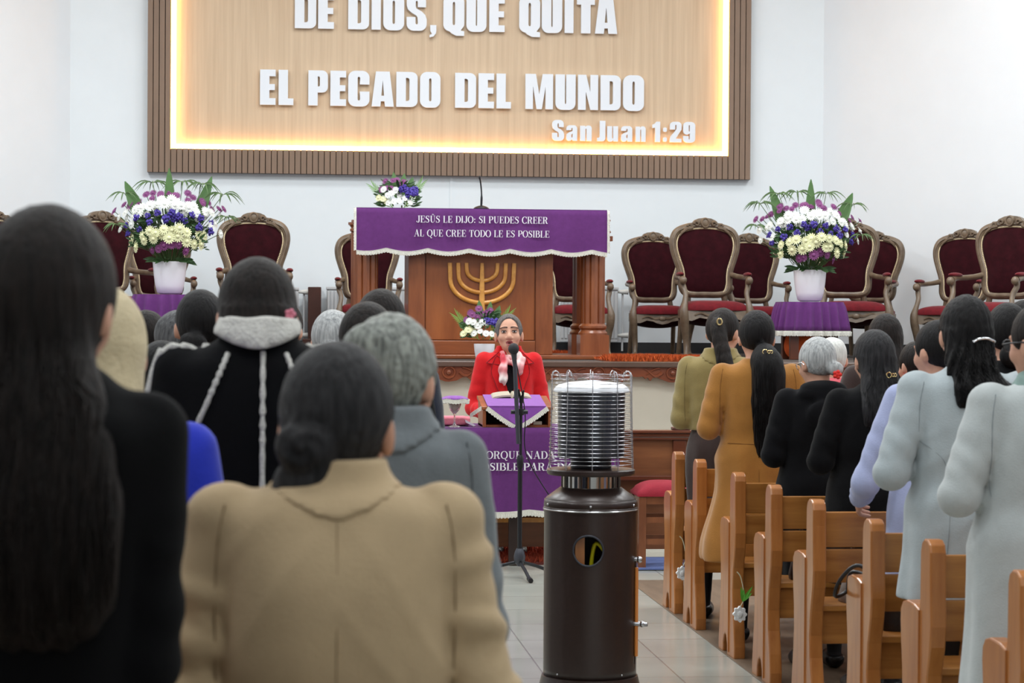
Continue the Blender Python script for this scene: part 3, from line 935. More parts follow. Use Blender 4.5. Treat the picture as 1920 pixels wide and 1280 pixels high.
# ---------------------------------------------------------------- thrones
def make_throne():
    t = thing('throne_chair', 'x', 'chair', (0, 0, 0))
    half = [(.50, .0), (.50, .10), (.515, .165), (.56, .192), (.63, .196), (.70, .205), (.78, .232), (.86, .256), (.93, .262), (.985, .245), (1.02, .21), (1.045, .14), (1.055, .07), (1.057, 0)]
    yb = lambda z: .23 + .10 * (z - .5)
    R_ = [(x, z) for z, x in half]
    loop = R_ + [(-x, z) for x, z in reversed(R_[1:-1])]
    path = crom([(x, yb(z), z) for x, z in loop], 4, closed=True)
    MB().tube(path, .03, 8, flat=1.0, closed=True).build('back_frame', THRW, t, smooth=60)
    mb = MB()
    mb.tube([(x * 1.0, y - .022, z) for x, y, z in path], .012, 6, closed=True)
    mb.build('back_moulding', THRW, t, smooth=60)
    # domed velvet
    inner = [(x * .9, z if z < .55 else .775 + (z - .775) * .93) for x, z in loop]
    inner = [(p.x, p.z) for p in crom([(x, 0, z) for x, z in inner], 3, closed=True)]
    V, Fs = [], []
    n = len(inner)
    lay = [(1.0, .0), (.9, .016), (.7, .028), (.4, .036), (.0001, .04)]
    for f, b in lay:
        for x, z in inner:
            zz = .78 + (z - .78) * f
            V.append((x * f, yb(zz) - .012 - b, zz))
    for i in range(len(lay) - 1):
        for k in range(n):
            k2 = (k + 1) % n
            Fs.append((i * n + k, i * n + k2, (i + 1) * n + k2, (i + 1) * n + k))
    N = len(V)
    for x, z in inner:
        V.append((x, yb(z) + .02, z))
    for k in range(n):
        Fs.append((k, N + k, N + (k + 1) % n, (k + 1) % n))
    Fs.append(tuple(N + k for k in range(n)))
    MB().add(V, Fs).build('back_upholstery', BURG, t, smooth=70)
    mb = MB()
    for i in range(n * 2):
        a, b = inner[i // 2], inner[(i // 2 + 1) % n]
        f = .5 * (i % 2)
        x, z = a[0] + (b[0] - a[0]) * f, a[1] + (b[1] - a[1]) * f
        mb.ell((x * .985, yb(z) - .02, .78 + (z - .78) * .985), (.0075, .007, .0075), None, 6, 4)
    mb.build('nail_trim', BRASS, t, smooth=80)
    # carved crest
    mb = MB()
    out = [(-.2, 1.005), (-.185, 1.04), (-.15, 1.05), (-.135, 1.075), (-.1, 1.08), (-.085, 1.1), (-.05, 1.115), (0, 1.12), (.05, 1.115), (.085, 1.1), (.1, 1.08), (.135, 1.075), (.15, 1.05), (.185, 1.04), (.2, 1.005), (.1, 1.035), (0, 1.045), (-.1, 1.035)]
    mb.prism(out, lambda a, b, d: (a, d + .10 * (b - 1.0), b), .255, .31)
    yc = .25
    mb.ell((0, yc + .008, 1.078), (.042, .02, .045))
    mb.tube([(.03 * math.cos(a), yc - .008, 1.078 + .036 * math.sin(a)) for a in np.linspace(0, 2 * PI, 16, endpoint=False)], .007, 6, closed=True)
    for sg in (-1, 1):
        mb.tube([(sg * (.07 + .022 * math.cos(a) * (1 - a / 9)), yc - .002, 1.07 + .022 * math.sin(a) * (1 - a / 9)) for a in np.linspace(0, 6.5, 16)], np.linspace(.012, .008, 16), 6)
        mb.tube([(sg * (.128 + .018 * math.cos(a) * (1 - a / 9)), yc, 1.052 + .018 * math.sin(a) * (1 - a / 9)) for a in np.linspace(0, 6.5, 14)], np.linspace(.011, .007, 14), 6)
        mb.tube([(sg * .1, yc, 1.04), (sg * .15, yc, 1.03), (sg * .19, yc, 1.0), (sg * .215, yc, .965)], [.012, .013, .012, .006], 6)
        mb.ell((sg * .17, yc + .01, 1.032), (.018, .014, .012))
    mb.build('crest', THRW, t, smooth=55)
    # posts between back and seat
    for sg in (-1, 1):
        MB().tube(crom([(sg * .15, .235, .51), (sg * .165, .24, .44), (sg * .19, .24, .36), (sg * .195, .27, .2), (sg * .2, .33, 0)], 5), np.linspace(.026, .02, 21), 8).build('rear_leg', THRW, t, smooth=60)
    for sg in (-1, 1):
        MB().tube(crom([(sg * .262, -.2, .605), (sg * .262, -.2, .56), (sg * .245, -.235, .5), (sg * .255, -.27, .42), (sg * .265, -.285, .36), (sg * .262, -.285, .30), (sg * .25, -.26, .2), (sg * .24, -.255, .1), (sg * .245, -.28, .03), (sg * .25, -.3, 0)], 5),
                  np.interp(np.linspace(0, 1, 46), [0, .15, .3, .45, .6, .75, .9, 1], [.024, .022, .02, .034, .036, .026, .019, .026]), 10).build('front_leg', THRW, t, smooth=60)
        arm = MB().tube(crom([(sg * .21, .235, .66), (sg * .245, .15, .645), (sg * .272, .02, .635), (sg * .272, -.12, .63), (sg * .265, -.21, .615)], 6), np.interp(np.linspace(0, 1, 25), [0, .3, .7, 1], [.024, .02, .022, .028]), 8)
        arm.ell((sg * .265, -.235, .605), (.03, .034, .034))
        a = arm.build('arm', THRW, t, smooth=60)
        MB().ell((sg * .272, -.13, .655), (.028, .115, .018)).build('arm_pad', CRIM, a, smooth=80)
    # seat frame with carved wavy apron
    mb = MB()
    wav = [(-.25, .29), (-.2, .285), (-.14, .31), (-.08, .3), (-.05, .285), (0, .275), (.05, .285), (.08, .3), (.14, .31), (.2, .285), (.25, .29), (.25, .375), (-.25, .375)]
    mb.prism(wav, lambda a, b, d: (a, d - .03 * (1 - (a / .27) ** 2), b), -.275, -.235)
    for sg in (-1, 1):
        mb.prism([(-.25, .29), (-.12, .31), (0, .3), (.12, .31), (.24, .3), (.24, .375), (-.25, .375)], lambda a, b, d: (sg * (d - .04 * (a + .25) / .5), a, b), .225, .262)
        mb.tube([(sg * (.02 + .16 * q), -.3 + .02 * q, .335 - .012 * math.sin(q * 7)) for q in np.linspace(0, 1, 10)], np.linspace(.013, .006, 10), 6)
    mb.box(-.2, .2, .2, .235, .3, .375)
    mb.ell((0, -.3, .325), (.035, .014, .022))
    mb.build('seat_frame', THRW, t, smooth=50)
    # seat cushion
    def sq(u, v):
        x, y = -1 + 2 * u, -1 + 2 * v
        wv = .262 - .045 * v
        h = .05 * (1 - abs(x) ** 4) ** .5 * (1 - abs(y) ** 4) ** .5
        return (x * wv, -.275 + .5 * v - .03 * (1 - x * x) * (1 - v), .378 + h + .02)
    mb = MB()
    mb.sheet(14, 12, sq, .03, (0, 0, -1))
    mb.build('seat_cushion', CRIM, t, smooth=80)
    def un(u, v):
        x, y = -1 + 2 * u, -1 + 2 * v
        return (x * .22, y * .22 - .02, .29 - .05 * math.sqrt(max(0, 1 - x * x)) * math.sqrt(max(0, 1 - y * y)))
    MB().sheet(10, 8, un, .02, (0, 0, 1)).build('seat_underside', BURG, t, smooth=80)
    return t


throne = make_throne()
TH = [  # px centre, Y, rot(deg), scale, label
    (18, 19.6, 38, 1.09, 'carved throne chair farthest left, its crest just above dark long hair'),
    (216, 19.7, 28, 1.09, 'carved velvet throne chair left of the left flower pot'),
    (302, 20.5, 8, 1.0, 'low carved throne chair mostly hidden behind the left white flower pot'),
    (476, 19.9, 2, 1.10, 'tall carved throne chair behind the woman in the shearling coat'),
    (690, 20.3, 0, 1.0, 'carved throne chair behind the left pulpit pillar'),
    (1082, 20.3, 0, 1.0, 'carved throne chair behind the right pulpit pillar'),
    (1232, 20.55, 0, 1.0, 'small carved throne chair first to the right of the pulpit'),
    (1332, 19.75, 0, 1.09, 'tall carved throne chair between two smaller ones right of the pulpit'),
    (1414, 20.6, 0, 1.0, 'small carved throne chair left of the right flower pot, partly behind taller one'),
    (1592, 19.6, -4, 1.10, 'tall carved throne chair directly behind the right bouquet'),
    (1622, 20.3, -28, 1.02, 'carved throne chair peeking out right of the right bouquet'),
    (1790, 19.65, -35, 1.02, 'smaller carved throne chair turned left by right wall'),
    (1866, 18.5, -42, 1.08, 'carved throne chair farthest right, turned left'),
]
for i, (px, Y, rz, s_, lab) in enumerate(TH):
    p = at(px, 600, Y)
    loc = (p.x, Y, STZ)
    if i == 0:
        throne.location, throne.rotation_euler, throne.scale = loc, (0, 0, math.radians(rz)), (s_,) * 3
        tag(throne, lab, 'chair', 'throne chairs along the front wall')
    else:
        dup(throne, loc, math.radians(rz), lab, 'throne chairs along the front wall', s_)

# ---------------------------------------------------------------- flowers
def daisy(name, m, r=.03, cup=.5, mc=None, layers=3, np_=14):
    mb = MB()
    for L in range(layers):
        rr = r * (1 - .24 * L)
        lift = .25 + .45 * L * cup
        for k in range(np_ - 2 * L):
            a = 2 * PI * k / (np_ - 2 * L) + L * .2
            d = np.array((math.cos(a), math.sin(a), 0))
            q = np.array((-math.sin(a), math.cos(a), 0))
            w_ = rr * .17
            b = d * r * .1
            m1 = d * rr * .6 + np.array((0, 0, rr * lift * .55))
            e = d * rr + np.array((0, 0, rr * lift * .6))
            mb.add([b - q * w_ * .4, b + q * w_ * .4, m1 + q * w_, m1 - q * w_, e + q * w_ * .45, e - q * w_ * .45], [(0, 1, 2, 3), (3, 2, 4, 5)])
    mb.ell((0, 0, r * .12), (r * .42, r * .42, r * .3), None, 8, 5)
    return mb


def mesh_of(mb, name, m):
    me = bpy.data.meshes.new(name)
    me.from_pydata(np.concatenate(mb.v).tolist(), [], mb.f)
    for q in (m if isinstance(m, (list, tuple)) else [m]):
        me.materials.append(q)
    me.polygons.foreach_set('use_smooth', [True] * len(me.polygons))
    return me


ME_W = mesh_of(daisy('w', FWHT, .034), 'white_chrysanthemum', FWHT)
ME_Y = mesh_of(daisy('y', FYEL, .04), 'cream_chrysanthemum', [FYEL, FYEC])
for p_ in ME_Y.polygons:
    if len(p_.vertices) == 4 and p_.index >= 2 * (14 + 12 + 10) and p_.center.length < .013:
        p_.material_index = 1
ME_P = mesh_of(daisy('p', FPUR, .036), 'mauve_chrysanthemum', FPUR)
mb = MB()
for k in range(26):
    d = Vector(rng.normal(0, 1, 3)).normalized()
    d = Vector((d.x, d.y, abs(d.z) * 1.2)) * .026 * rng.uniform(.4, 1.2)
    Rm = Matrix.Rotation(rng.uniform(0, 6), 3, Vector(rng.normal(0, 1, 3)).normalized())
    mb.ell((d.x, d.y, d.z), (.012, .011, .005), Rm, 6, 4)
ME_B = mesh_of(mb, 'violet_statice', FBLU)


def leaf_blade(mb, base, tip, width, bend=(0, 0, 0), n=8, fold=.25):
    B, T = np.array(base, float), np.array(tip, float)
    ax = T - B
    L = np.linalg.norm(ax)
    ax = ax / L
    side = np.cross(ax, (0, -1, 0.15))
    side /= np.linalg.norm(side) + 1e-9
    nor = np.cross(side, ax)
    V, Fs = [], []
    for i in range(n + 1):
        t = i / n
        c = B + (T - B) * t + np.array(bend) * math.sin(t * PI)
        wv = width * (math.sin(PI * min(1, t * .96 + .03)) ** .7) * (1 - .25 * t)
        V += [c - side * wv / 2 + nor * wv * fold * .5, c, c + side * wv / 2 + nor * wv * fold * .5]
    for i in range(n):
        a, b = 3 * i, 3 * i + 3
        Fs += [(a, a + 1, b + 1, b), (a + 1, a + 2, b + 2, b + 1)]
    mb.add(V, Fs)


def umbrella_frond(mb, base, top, R, n=11, droop=.5):
    mb.tube(crom([base, (np.array(base) + np.array(top)) / 2 + np.array((0, 0, .04)), top], 5), .003, 5)
    for k in range(n):
        a = 2 * PI * k / n + rng.uniform(-.2, .2)
        L = R * rng.uniform(.75, 1.1)
        d = np.array((math.cos(a), .7 * math.sin(a), 0))
        tip = np.array(top) + d * L + np.array((0, 0, -droop * L * rng.uniform(.5, 1)))
        leaf_blade(mb, top, tip, .012, (0, 0, .25 * L), 6)


def palm_frond(mb, base, tip, n=12, L=.13, w_=.008):
    B, T = np.array(base), np.array(tip)
    ax = (T - B) / np.linalg.norm(T - B)
    side = np.cross(ax, (0, -1, .1))
    side /= np.linalg.norm(side)
    mb.tube([tuple(B), tuple(T)], .003, 5)
    for k in range(n):
        t = (k + .5) / n
        for sg in (-1, 1):
            c = B + (T - B) * t
            leaf_blade(mb, c, c + ax * L * .85 + side * sg * L * (.55 - .3 * t), w_, n=4)


def put_flower(me, name, parent, p, nrm, s_):
    o = bpy.data.objects.new(name, me)
    COL.objects.link(o)
    o.parent = parent
    z = Vector(nrm).normalized()
    q = z.to_track_quat('Z', 'Y')
    o.rotation_mode = 'QUATERNION'
    o.rotation_quaternion = q @ Matrix.Rotation(random.uniform(0, 6), 3, 'Z').to_quaternion()
    o.location = p
    o.scale = (s_,) * 3
    return o


POT = [(.078, 0), (.1, .012), (.115, .07), (.128, .16), (.135, .255), (.133, .26), (.126, .255), (.118, .16), (.05, .06), (0, .06)]


def big_bouquet(label, loc, mir=1):
    t = thing('flower_arrangement', label, 'flower arrangement', loc, 'two large flower arrangements on the stage')
    A = lambda *p: np.array(p)
    O = np.array(loc, float)
    MB().lathe(POT, 40, loc).build('pot', WHPL, t, smooth=50)
    rows = [  # mesh, name, n, half width, zcentre, drop, y front, y back at ends, size, up
        (ME_P, 'mauve_chrysanthemum', 15, .47, .80, .15, .02, .06, 1.0, .55),
        (ME_P, 'mauve_chrysanthemum', 8, .40, .775, .12, -.06, .06, .9, .5),
        (ME_W, 'white_chrysanthemum', 13, .44, .735, .16, -.10, .04, 1.2, .35),
        (ME_W, 'white_chrysanthemum', 12, .38, .70, .13, -.16, .04, 1.25, .25),
        (ME_W, 'white_chrysanthemum', 9, .46, .66, .22, -.12, .05, 1.1, .2),
        (ME_B, 'violet_statice', 9, .38, .635, .10, -.17, .02, 1.0, .2),
        (ME_B, 'violet_statice', 8, .36, .585, .12, -.17, .0, 1.05, .1),
        (ME_Y, 'cream_chrysanthemum', 10, .31, .51, .08, -.25, -.04, 1.15, .15),
        (ME_Y, 'cream_chrysanthemum', 9, .28, .46, .09, -.26, -.06, 1.15, -.05),
        (ME_P, 'mauve_chrysanthemum', 6, .17, .385, .05, -.24, -.12, 1.15, -.15),
    ]
    stem_mb = MB()
    for me, nm, n, hw, zc, dropv, yf, ye, s_, up in rows:
        for i in range(n):
            u = -1 + 2 * (i + .5) / n + random.uniform(-.5, .5) / n
            p = A(u * hw * mir, yf + (ye - yf) * u * u + random.uniform(-.02, .02), zc - dropv * u * u + random.uniform(-.022, .022))
            nr = Vector((u * .9 * mir, -.8 + .5 * u * u, up + random.uniform(-.15, .15)))
            put_flower(me, nm, t, p, nr, s_ * random.uniform(.85, 1.1))
            b = A(u * .06 * mir, 0, .25)
            stem_mb.tube([tuple(O + b), tuple(O + (b + p) / 2 + A(0, 0, .03)), tuple(O + p)], .0028, 4)
    stem_mb.build('stems', FROND, t)
    for (bx, bz, tx, tz, wv, ty) in ((0, .5, .01, 1.01, .10, .03), (-.18, .5, -.33, .95, .11, .05), (.18, .5, .36, .9, .125, .02)):
        mb = MB()
        leaf_blade(mb, O + A(bx * mir, .03, bz), O + A(tx * mir, ty, tz), wv, (0, 0, 0), 10)
        mb.build('broad_leaf', LEAFB, t, smooth=80)
    for (tx, ty, tz, R) in ((-.26, .02, .88, .17), (-.1, .06, .9, .16), (.14, .04, .89, .17), (.36, .02, .8, .16), (-.42, .0, .8, .18), (.42, -.04, .55, .13), (-.45, .02, .62, .12)):
        mb = MB()
        umbrella_frond(mb, O + A(tx * .3 * mir, .02, .3), O + A(tx * mir, ty, tz), R)
        mb.build('umbrella_frond', FROND, t)
    mb = MB()
    for k in range(420):
        a = rng.uniform(0, 2 * PI)
        e = rng.uniform(-.35, 1.0)
        rr = rng.uniform(.55, 1.0)
        c = A(math.cos(a) * math.cos(e) * .3, math.sin(a) * math.cos(e) * .19, .44 + math.sin(e) * .24) * A(rr, rr, 1)
        d = A(math.cos(a), math.sin(a) * .7, rng.uniform(-.5, .8))
        L = rng.uniform(.04, .085)
        leaf_blade(mb, O + c, O + c + d * L, L * .33, n=4)
    for k in range(70):
        a = rng.uniform(0, 2 * PI)
        c = A(math.cos(a) * .12, math.sin(a) * .12, .28)
        d = A(math.cos(a), math.sin(a), rng.uniform(-.5, .1))
        L = rng.uniform(.05, .1)
        leaf_blade(mb, O + c, O + c + d * L, L * .35, n=4)
    mb.build('foliage', LEAFD, t, kind='stuff')
    return t


def small_bouquet(label, loc, lean=1):
    t = thing('flower_arrangement', label, 'flower arrangement', loc, 'two small flower arrangements by the pulpit')
    O = np.array(loc, float)
    A = lambda *p: np.array(p)
    k = .58
    MB().lathe([(r * k * 1.02, z * k * .86) for r, z in POT], 32, loc).build('pot', WHPL, t, smooth=50)
    zr = .13
    for me, nm, n, hw, zc, y0, s_, cx_ in ((ME_P, 'mauve_chrysanthemum', 6, .09, .37, -.02, .8, -.03), (ME_P, 'mauve_chrysanthemum', 3, .06, .33, -.07, .8, -.1), (ME_W, 'white_chrysanthemum', 5, .08, .285, -.11, .85, -.06),
                                           (ME_W, 'white_chrysanthemum', 5, .11, .225, -.13, .8, .0), (ME_B, 'violet_statice', 5, .07, .30, -.1, 1.0, .07), (ME_B, 'violet_statice', 3, .04, .26, -.12, .9, .1), (ME_Y, 'cream_chrysanthemum', 3, .05, .22, -.1, .8, -.13)):
        for i in range(n):
            u = -1 + 2 * (i + .5) / n
            p = A(cx_ + u * hw, y0 + .03 * u * u, zc + random.uniform(-.025, .025))
            put_flower(me, nm, t, p, (u * .6 + cx_, -.8, .25 + random.uniform(-.1, .3)), s_ * random.uniform(.9, 1.1))
    for sg, ax_, az in ((-1, -.2, .33), (1, .18, .36)):
        mb = MB()
        palm_frond(mb, O + A(sg * .04, .0, .16), O + A(ax_, .01, az), 10, .1)
        mb.build('palm_frond', PALM, t)
    for tx, tz in ((-.04, .46), (.05, .45), (.12, .42)):
        mb = MB()
        leaf_blade(mb, O + A(tx * .5, .03, .25), O + A(tx, .04, tz), .07, n=8)
        mb.build('broad_leaf', LEAFB, t, smooth=80)
    mb = MB()
    for q in range(230):
        a = rng.uniform(0, 2 * PI)
        e = rng.uniform(-.3, 1.2)
        c = A(math.cos(a) * math.cos(e) * .14, math.sin(a) * math.cos(e) * .09, .22 + math.sin(e) * .15)
        d = A(math.cos(a), math.sin(a) * .7, rng.uniform(-.4, .8))
        L = rng.uniform(.03, .075)
        leaf_blade(mb, O + c, O + c + d * L, L * .3, n=4)
    mb.build('foliage', LEAFD, t, kind='stuff')
    return t


def flower_table(label, x, y, h, wid):
    """small wooden stand under a pleated purple cloth"""
    t = thing('flower_table', label, 'table', (x, y, STZ), 'purple draped flower tables')
    MB().box(x - wid / 2 + .055, x + wid / 2 - .055, y - wid / 2 + .085, y + wid / 2 - .085, STZ + h - .03, STZ + h - .006).build('table_top', REDWH, t)
    for sx in (-1, 1):
        for sy in (-1, 1):
            MB().box(x + sx * (wid / 2 - .1) - .035, x + sx * (wid / 2 - .1) + .035, y + sy * (wid / 2 - .11) - .03, y + sy * (wid / 2 - .11) + .03, STZ, STZ + h - .03).build('leg', RAILD, t, bevel=.005)
    c = thing('table_cloth', label.replace('small table under', 'pleated purple fringed cloth on small table under'), 'cloth', (x, y, STZ + h), 'purple cloths on the flower tables')
    n = 288
    drop = .235

    def ring(i):
        a = 2 * PI * i / n
        q = 4.0
        ca, sa = math.cos(a), math.sin(a)
        r = (abs(ca) ** q + abs(sa) ** q) ** (-1 / q)
        return r * ca * wid / 2, r * sa * wid / 2 * .86, a
    V, Fs = [], []
    rows = 7
    for j in range(rows):
        v = j / (rows - 1)
        for i in range(n):
            rx, ry, a = ring(i)
            L = math.hypot(rx, ry)
            pl = (.5 + .5 * math.sin(a * 24 + 1.2 * math.sin(a * 5))) ** 1.5 * .042 * v ** .5 + .02 * v
            f = (L + pl) / L
            V.append((x + rx * f, y + ry * f, STZ + h + .004 - drop * v - .008 * (1 - math.cos(min(1, v * 5) * PI / 2)) * 0))
    for j in range(rows - 1):
        for i in range(n):
            Fs.append((j * n + i, (j + 1) * n + i, (j + 1) * n + (i + 1) % n, j * n + (i + 1) % n))
    Fs.append(tuple(range(n)))
    mbf = MB().add(V, Fs)
    fo = mbf.build('fabric', PURP, c, smooth=50)
    so = fo.modifiers.new('thickness', 'SOLIDIFY')
    so.thickness = .004
    mb = MB()
    last = V[(rows - 1) * n:rows * n]
    fringe(mb, last + [last[0]], (0, 0, -1), .035, (0, 0, 0), .008)
    fr_ = mb.build('fringe', WHTF, c)
    so = fr_.modifiers.new('thickness', 'SOLIDIFY')
    so.thickness = .01
    return t


YT = 18.6
tp = at(1518, 567, YT)
flower_table('small table under the right flower arrangement', tp.x, YT, tp.z - STZ, 125 * pxm(YT) - .02)
big_bouquet('large mixed flower arrangement in white pot, on the right flower table', (tp.x, YT, tp.z + .008), 1)
tl = at(318, 553, YT)
flower_table('small table under the left flower arrangement', tl.x, YT, tl.z - STZ, 130 * pxm(YT))
big_bouquet('large mixed flower arrangement in white pot, on the left flower table', (tl.x, YT, tl.z + .008), -1)
p = at(747, 392, YP + .72)
small_bouquet('small flower arrangement in white pot standing on the rear shelf of pulpit', (p.x, YP + .72, ptop - .129))
p = at(908, 672, STY + .3)
small_bouquet('small flower arrangement in white pot on stage edge before the pulpit', (p.x, STY + .3, STZ))
# orange bundle under the right flower table
p = at(1500, 660, YT)
mb = MB()
V, Fs = [], []
def bun(u, v):
    a = u * 2 * PI
    ph = v * PI
    r = .16 * math.sin(ph) ** .7 * (1 + .12 * math.sin(5 * a + 3 * v) + .06 * math.sin(9 * a))
    return (p.x + r * math.cos(a) * .8, YT + r * math.sin(a) * .8, STZ + .26 * (1 - math.cos(ph)) / 2 + .0)
mb.sheet(40, 14, bun)
tag(mb.build('cloth_bundle', mat('orange_fabric', (214, 92, 30), .8, .2, 10), None, smooth=80, origin=(p.x, YT, STZ)), 'crumpled orange cloth bundle under the right flower table', 'cloth')

# ---------------------------------------------------------------- radiators and dark post behind the chairs
RADM = mat('white_enamel', (216, 218, 220), .35)


def radiator(label, px0, px1, py0, py1, Y=21.32):
    a, b = at(px0, py1, Y), at(px1, py0, Y)
    t = thing('radiator', label, 'radiator', ((a.x + b.x) / 2, Y, STZ), 'panel radiators on the front wall')
    mb = MB()
    mb.box(a.x, b.x, Y - .03, Y + .05, a.z, b.z)
    n = max(2, int((b.x - a.x) / .033))
    for i in range(n):
        x = a.x + (b.x - a.x) * (i + .5) / n
        mb.box(x - .010, x + .010, Y - .042, Y - .03, a.z + .03, b.z - .03)
    mb.build('panel', RADM, t, bevel=.004)
    MB().box(a.x - .005, b.x + .005, Y - .045, Y + .06, b.z - .012, b.z + .012).build('top_grille', RADM, t, bevel=.003)
    for zz in (b.z - .03, a.z + .06):
        MB().tube([(b.x, Y, zz), (b.x + .05, Y, zz), (b.x + .1, Y, zz)], [.012, .02, .026], 10).build('valve', mat('valve_white', (226, 226, 222), .3), t, smooth=50)
    MB().tube([(b.x + .05, Y + .02, b.z - .03), (b.x + .05, Y + .02, STZ + .02)], .01, 8).build('pipe', RADM, t, smooth=50)
    MB().box(a.x + .1, a.x + .16, Y - .02, Y + .04, STZ, a.z).build('foot', RADM, t)
    MB().box(b.x - .16, b.x - .1, Y - .02, Y + .04, STZ, a.z).build('foot', RADM, t)


radiator('white panel radiator left of dark wooden post behind thrones', 528, 560, 541, 640)
radiator('white panel radiator between dark wooden post and pulpit', 612, 775, 541, 640)
radiator('white panel radiator on front wall right of the pulpit', 1050, 1158, 541, 640)
a, b = at(577, 650, 21.3), at(602, 538, 21.3)
mb = MB().box(a.x, b.x, 21.2, 21.48, STZ, b.z)
mb.box(a.x - .05, b.x + .03, 21.18, 21.49, STZ, STZ + .12)
tag(mb.build('wooden_post', mat('dark_wood', (72, 38, 28), .5, .15, 6), None, bevel=.006, origin=((a.x + b.x) / 2, 21.35, STZ)), 'short dark wooden post between two white radiators', 'post')
# thin cable cover on the wall above the pulpit
p = at(846, 350, YB)
structure('trim_3', MB().box(p.x - .012, p.x + .012, YB - .012, YB, at(846, 420, YB).z, fb), WALLC)

# ---------------------------------------------------------------- communion table
TY = 14.75
TZ = at(980, 803, TY).z
ta, tb = X_(806, TY), X_(1163, TY)
tcx = (ta + tb) / 2
table = thing('table', 'dark wooden table under the long purple lettered cloth, before the stage', 'table', (tcx, TY + .3, 0))
MB().box(ta + .02, tb - .02, TY + .02, TY + .6, TZ - .045, TZ - .008).build('table_top', RAILD, table)
for x in (ta + .1, tb - .1, X_(975, TY) - .02):
    MB().box(x - .035, x + .035, TY + .06, TY + .13, 0, TZ - .045).build('leg', mat('very_dark_wood', (44, 28, 24), .4), table, bevel=.005)
for x in (ta + .1, tb - .1):
    MB().box(x - .035, x + .035, TY + .5, TY + .57, 0, TZ - .045).build('leg', mat('very_dark_wood', (44, 28, 24), .4), table, bevel=.005)
MB().box(ta + .08, tb - .08, TY + .4, TY + .43, .09, .40).build('back_board', RAILW, table)
MB().box(ta + .08, tb - .08, TY + .36, TY + .40, .255, .285).build('stretcher', HONEY, table)
tcl = thing('table_cloth', 'long purple fringed cloth with white lettering hanging in front of red-jacketed woman', 'cloth', (tcx, TY + .3, TZ))
zl = Z_(962, TY, 980)


def tfront(u, v):
    x = ta + u * (tb - ta)
    hem = zl + .012 - .016 * abs(math.sin(PI * (u * 2.9 + .48))) ** 1.0 + .01
    z = TZ + .004 + (hem - TZ) * v
    y = TY - .01 - .010 * math.sin(min(1, v * 4) * PI / 2) - .006 * v * math.sin(u * 17 + 1) - .004 * v * math.sin(u * 31)
    if v < .02:
        y = TY + .005
    return (x, y, z)


mb = MB()
mb.sheet(80, 24, tfront, .005, (0, 1, 0))
mb.box(ta, tb, TY + .003, TY + .61, TZ - .004, TZ + .004)
mb.build('fabric', PURP, tcl, smooth=40)
mb = MB()
fringe(mb, [tfront(i / 80, 1) for i in range(81)], (0, 0, -1), .04, (0, -1, 0), .01, .006)
mb.build('fringe', WHTF, tcl)
k = pxm(TY)
embroider('PORQUE NADA ES', X_(900, TY), X_(1071, TY), Z_(859.5, TY, 980), 14.5 * k, TY - .03, tcl)
embroider('IMPOSIBLE PARA DIOS', X_(867, TY), X_(1092, TY), Z_(881.5, TY, 980), 14.5 * k, TY - .03, tcl)

# wooden lectern box on the table, with its own cloth
bx0, bx1 = X_(906, TY + .06), X_(1035, TY + .06)
bz0, bz1 = TZ + .005, at(970, 768, TY + .06).z
LW = mat('lectern_box_wood', (158, 88, 46), .4, rgb2=(126, 66, 34), nscale=3, stretch=(4, 4, 1), coat=.2)
lb = thing('book_stand', 'open-fronted wooden book stand box on the purple table', 'book stand', ((bx0 + bx1) / 2, TY + .2, bz0))
y0, y1 = TY + .05, TY + .40
tilt = .06
for x in (bx0, bx1 - .022):
    MB().prism([(y0, bz0), (y1, bz0), (y1, bz1 + tilt), (y0, bz1)], lambda a, b, d: (d, a, b), x, x + .022).build('side_panel', LW, lb, bevel=.002)
MB().prism([(y0 - .012, bz1), (y1 + .01, bz1 + tilt), (y1 + .01, bz1 + tilt + .02), (y0 - .012, bz1 + .02)], lambda a, b, d: (d, a, b), bx0 - .008, bx1 + .008).build('sloped_top', LW, lb, bevel=.003)
MB().box(bx0, bx1, y0 + .02, y1, bz0, bz0 + .014).build('bottom_board', LW, lb)
MB().box(bx0 + .02, bx1 - .02, y1 - .02, y1 - .004, bz0 + .014, bz1 + .03).build('back_board', mat('dark_interior_wood', (64, 40, 30), .6), lb)
mb = MB().box(X_(968, TY + .1), X_(1001, TY + .1), y0 + .05, y0 + .2, bz0 + .016, bz0 + .036)
bk = mb.build('book', mat('red_book_cover', (168, 52, 44), .6, .1, 8), None, origin=(X_(985, TY + .1), y0 + .1, bz0 + .016))
MB().box(X_(1001, TY + .1) + .001, X_(1017, TY + .1), y0 + .045, y0 + .195, bz0 + .016, bz0 + .036).build('cover_end', mat('paper', (222, 214, 196), .8), bk)
tag(bk, 'red and cream book lying inside the wooden book stand', 'book')
lc = thing('book_stand_cloth', 'pointed purple fringed cloth hanging over the wooden book stand', 'cloth', ((bx0 + bx1) / 2, TY + .2, bz1 + .03))
cxm = X_(972, TY)


def tri(u, v):
    # v: 0 top edge at stand front, 1 point
    half = (X_(1026, TY) - X_(916, TY)) / 2
    x = cxm + (u - .5) * 2 * half * (1 - v * .97) ** .85
    z = bz1 + .024 - (bz1 + .024 - at(972, 797, TY).z) * v
    return (x, y0 - .02 - .012 * math.sin(u * 9) * v * .4 - .006, z)


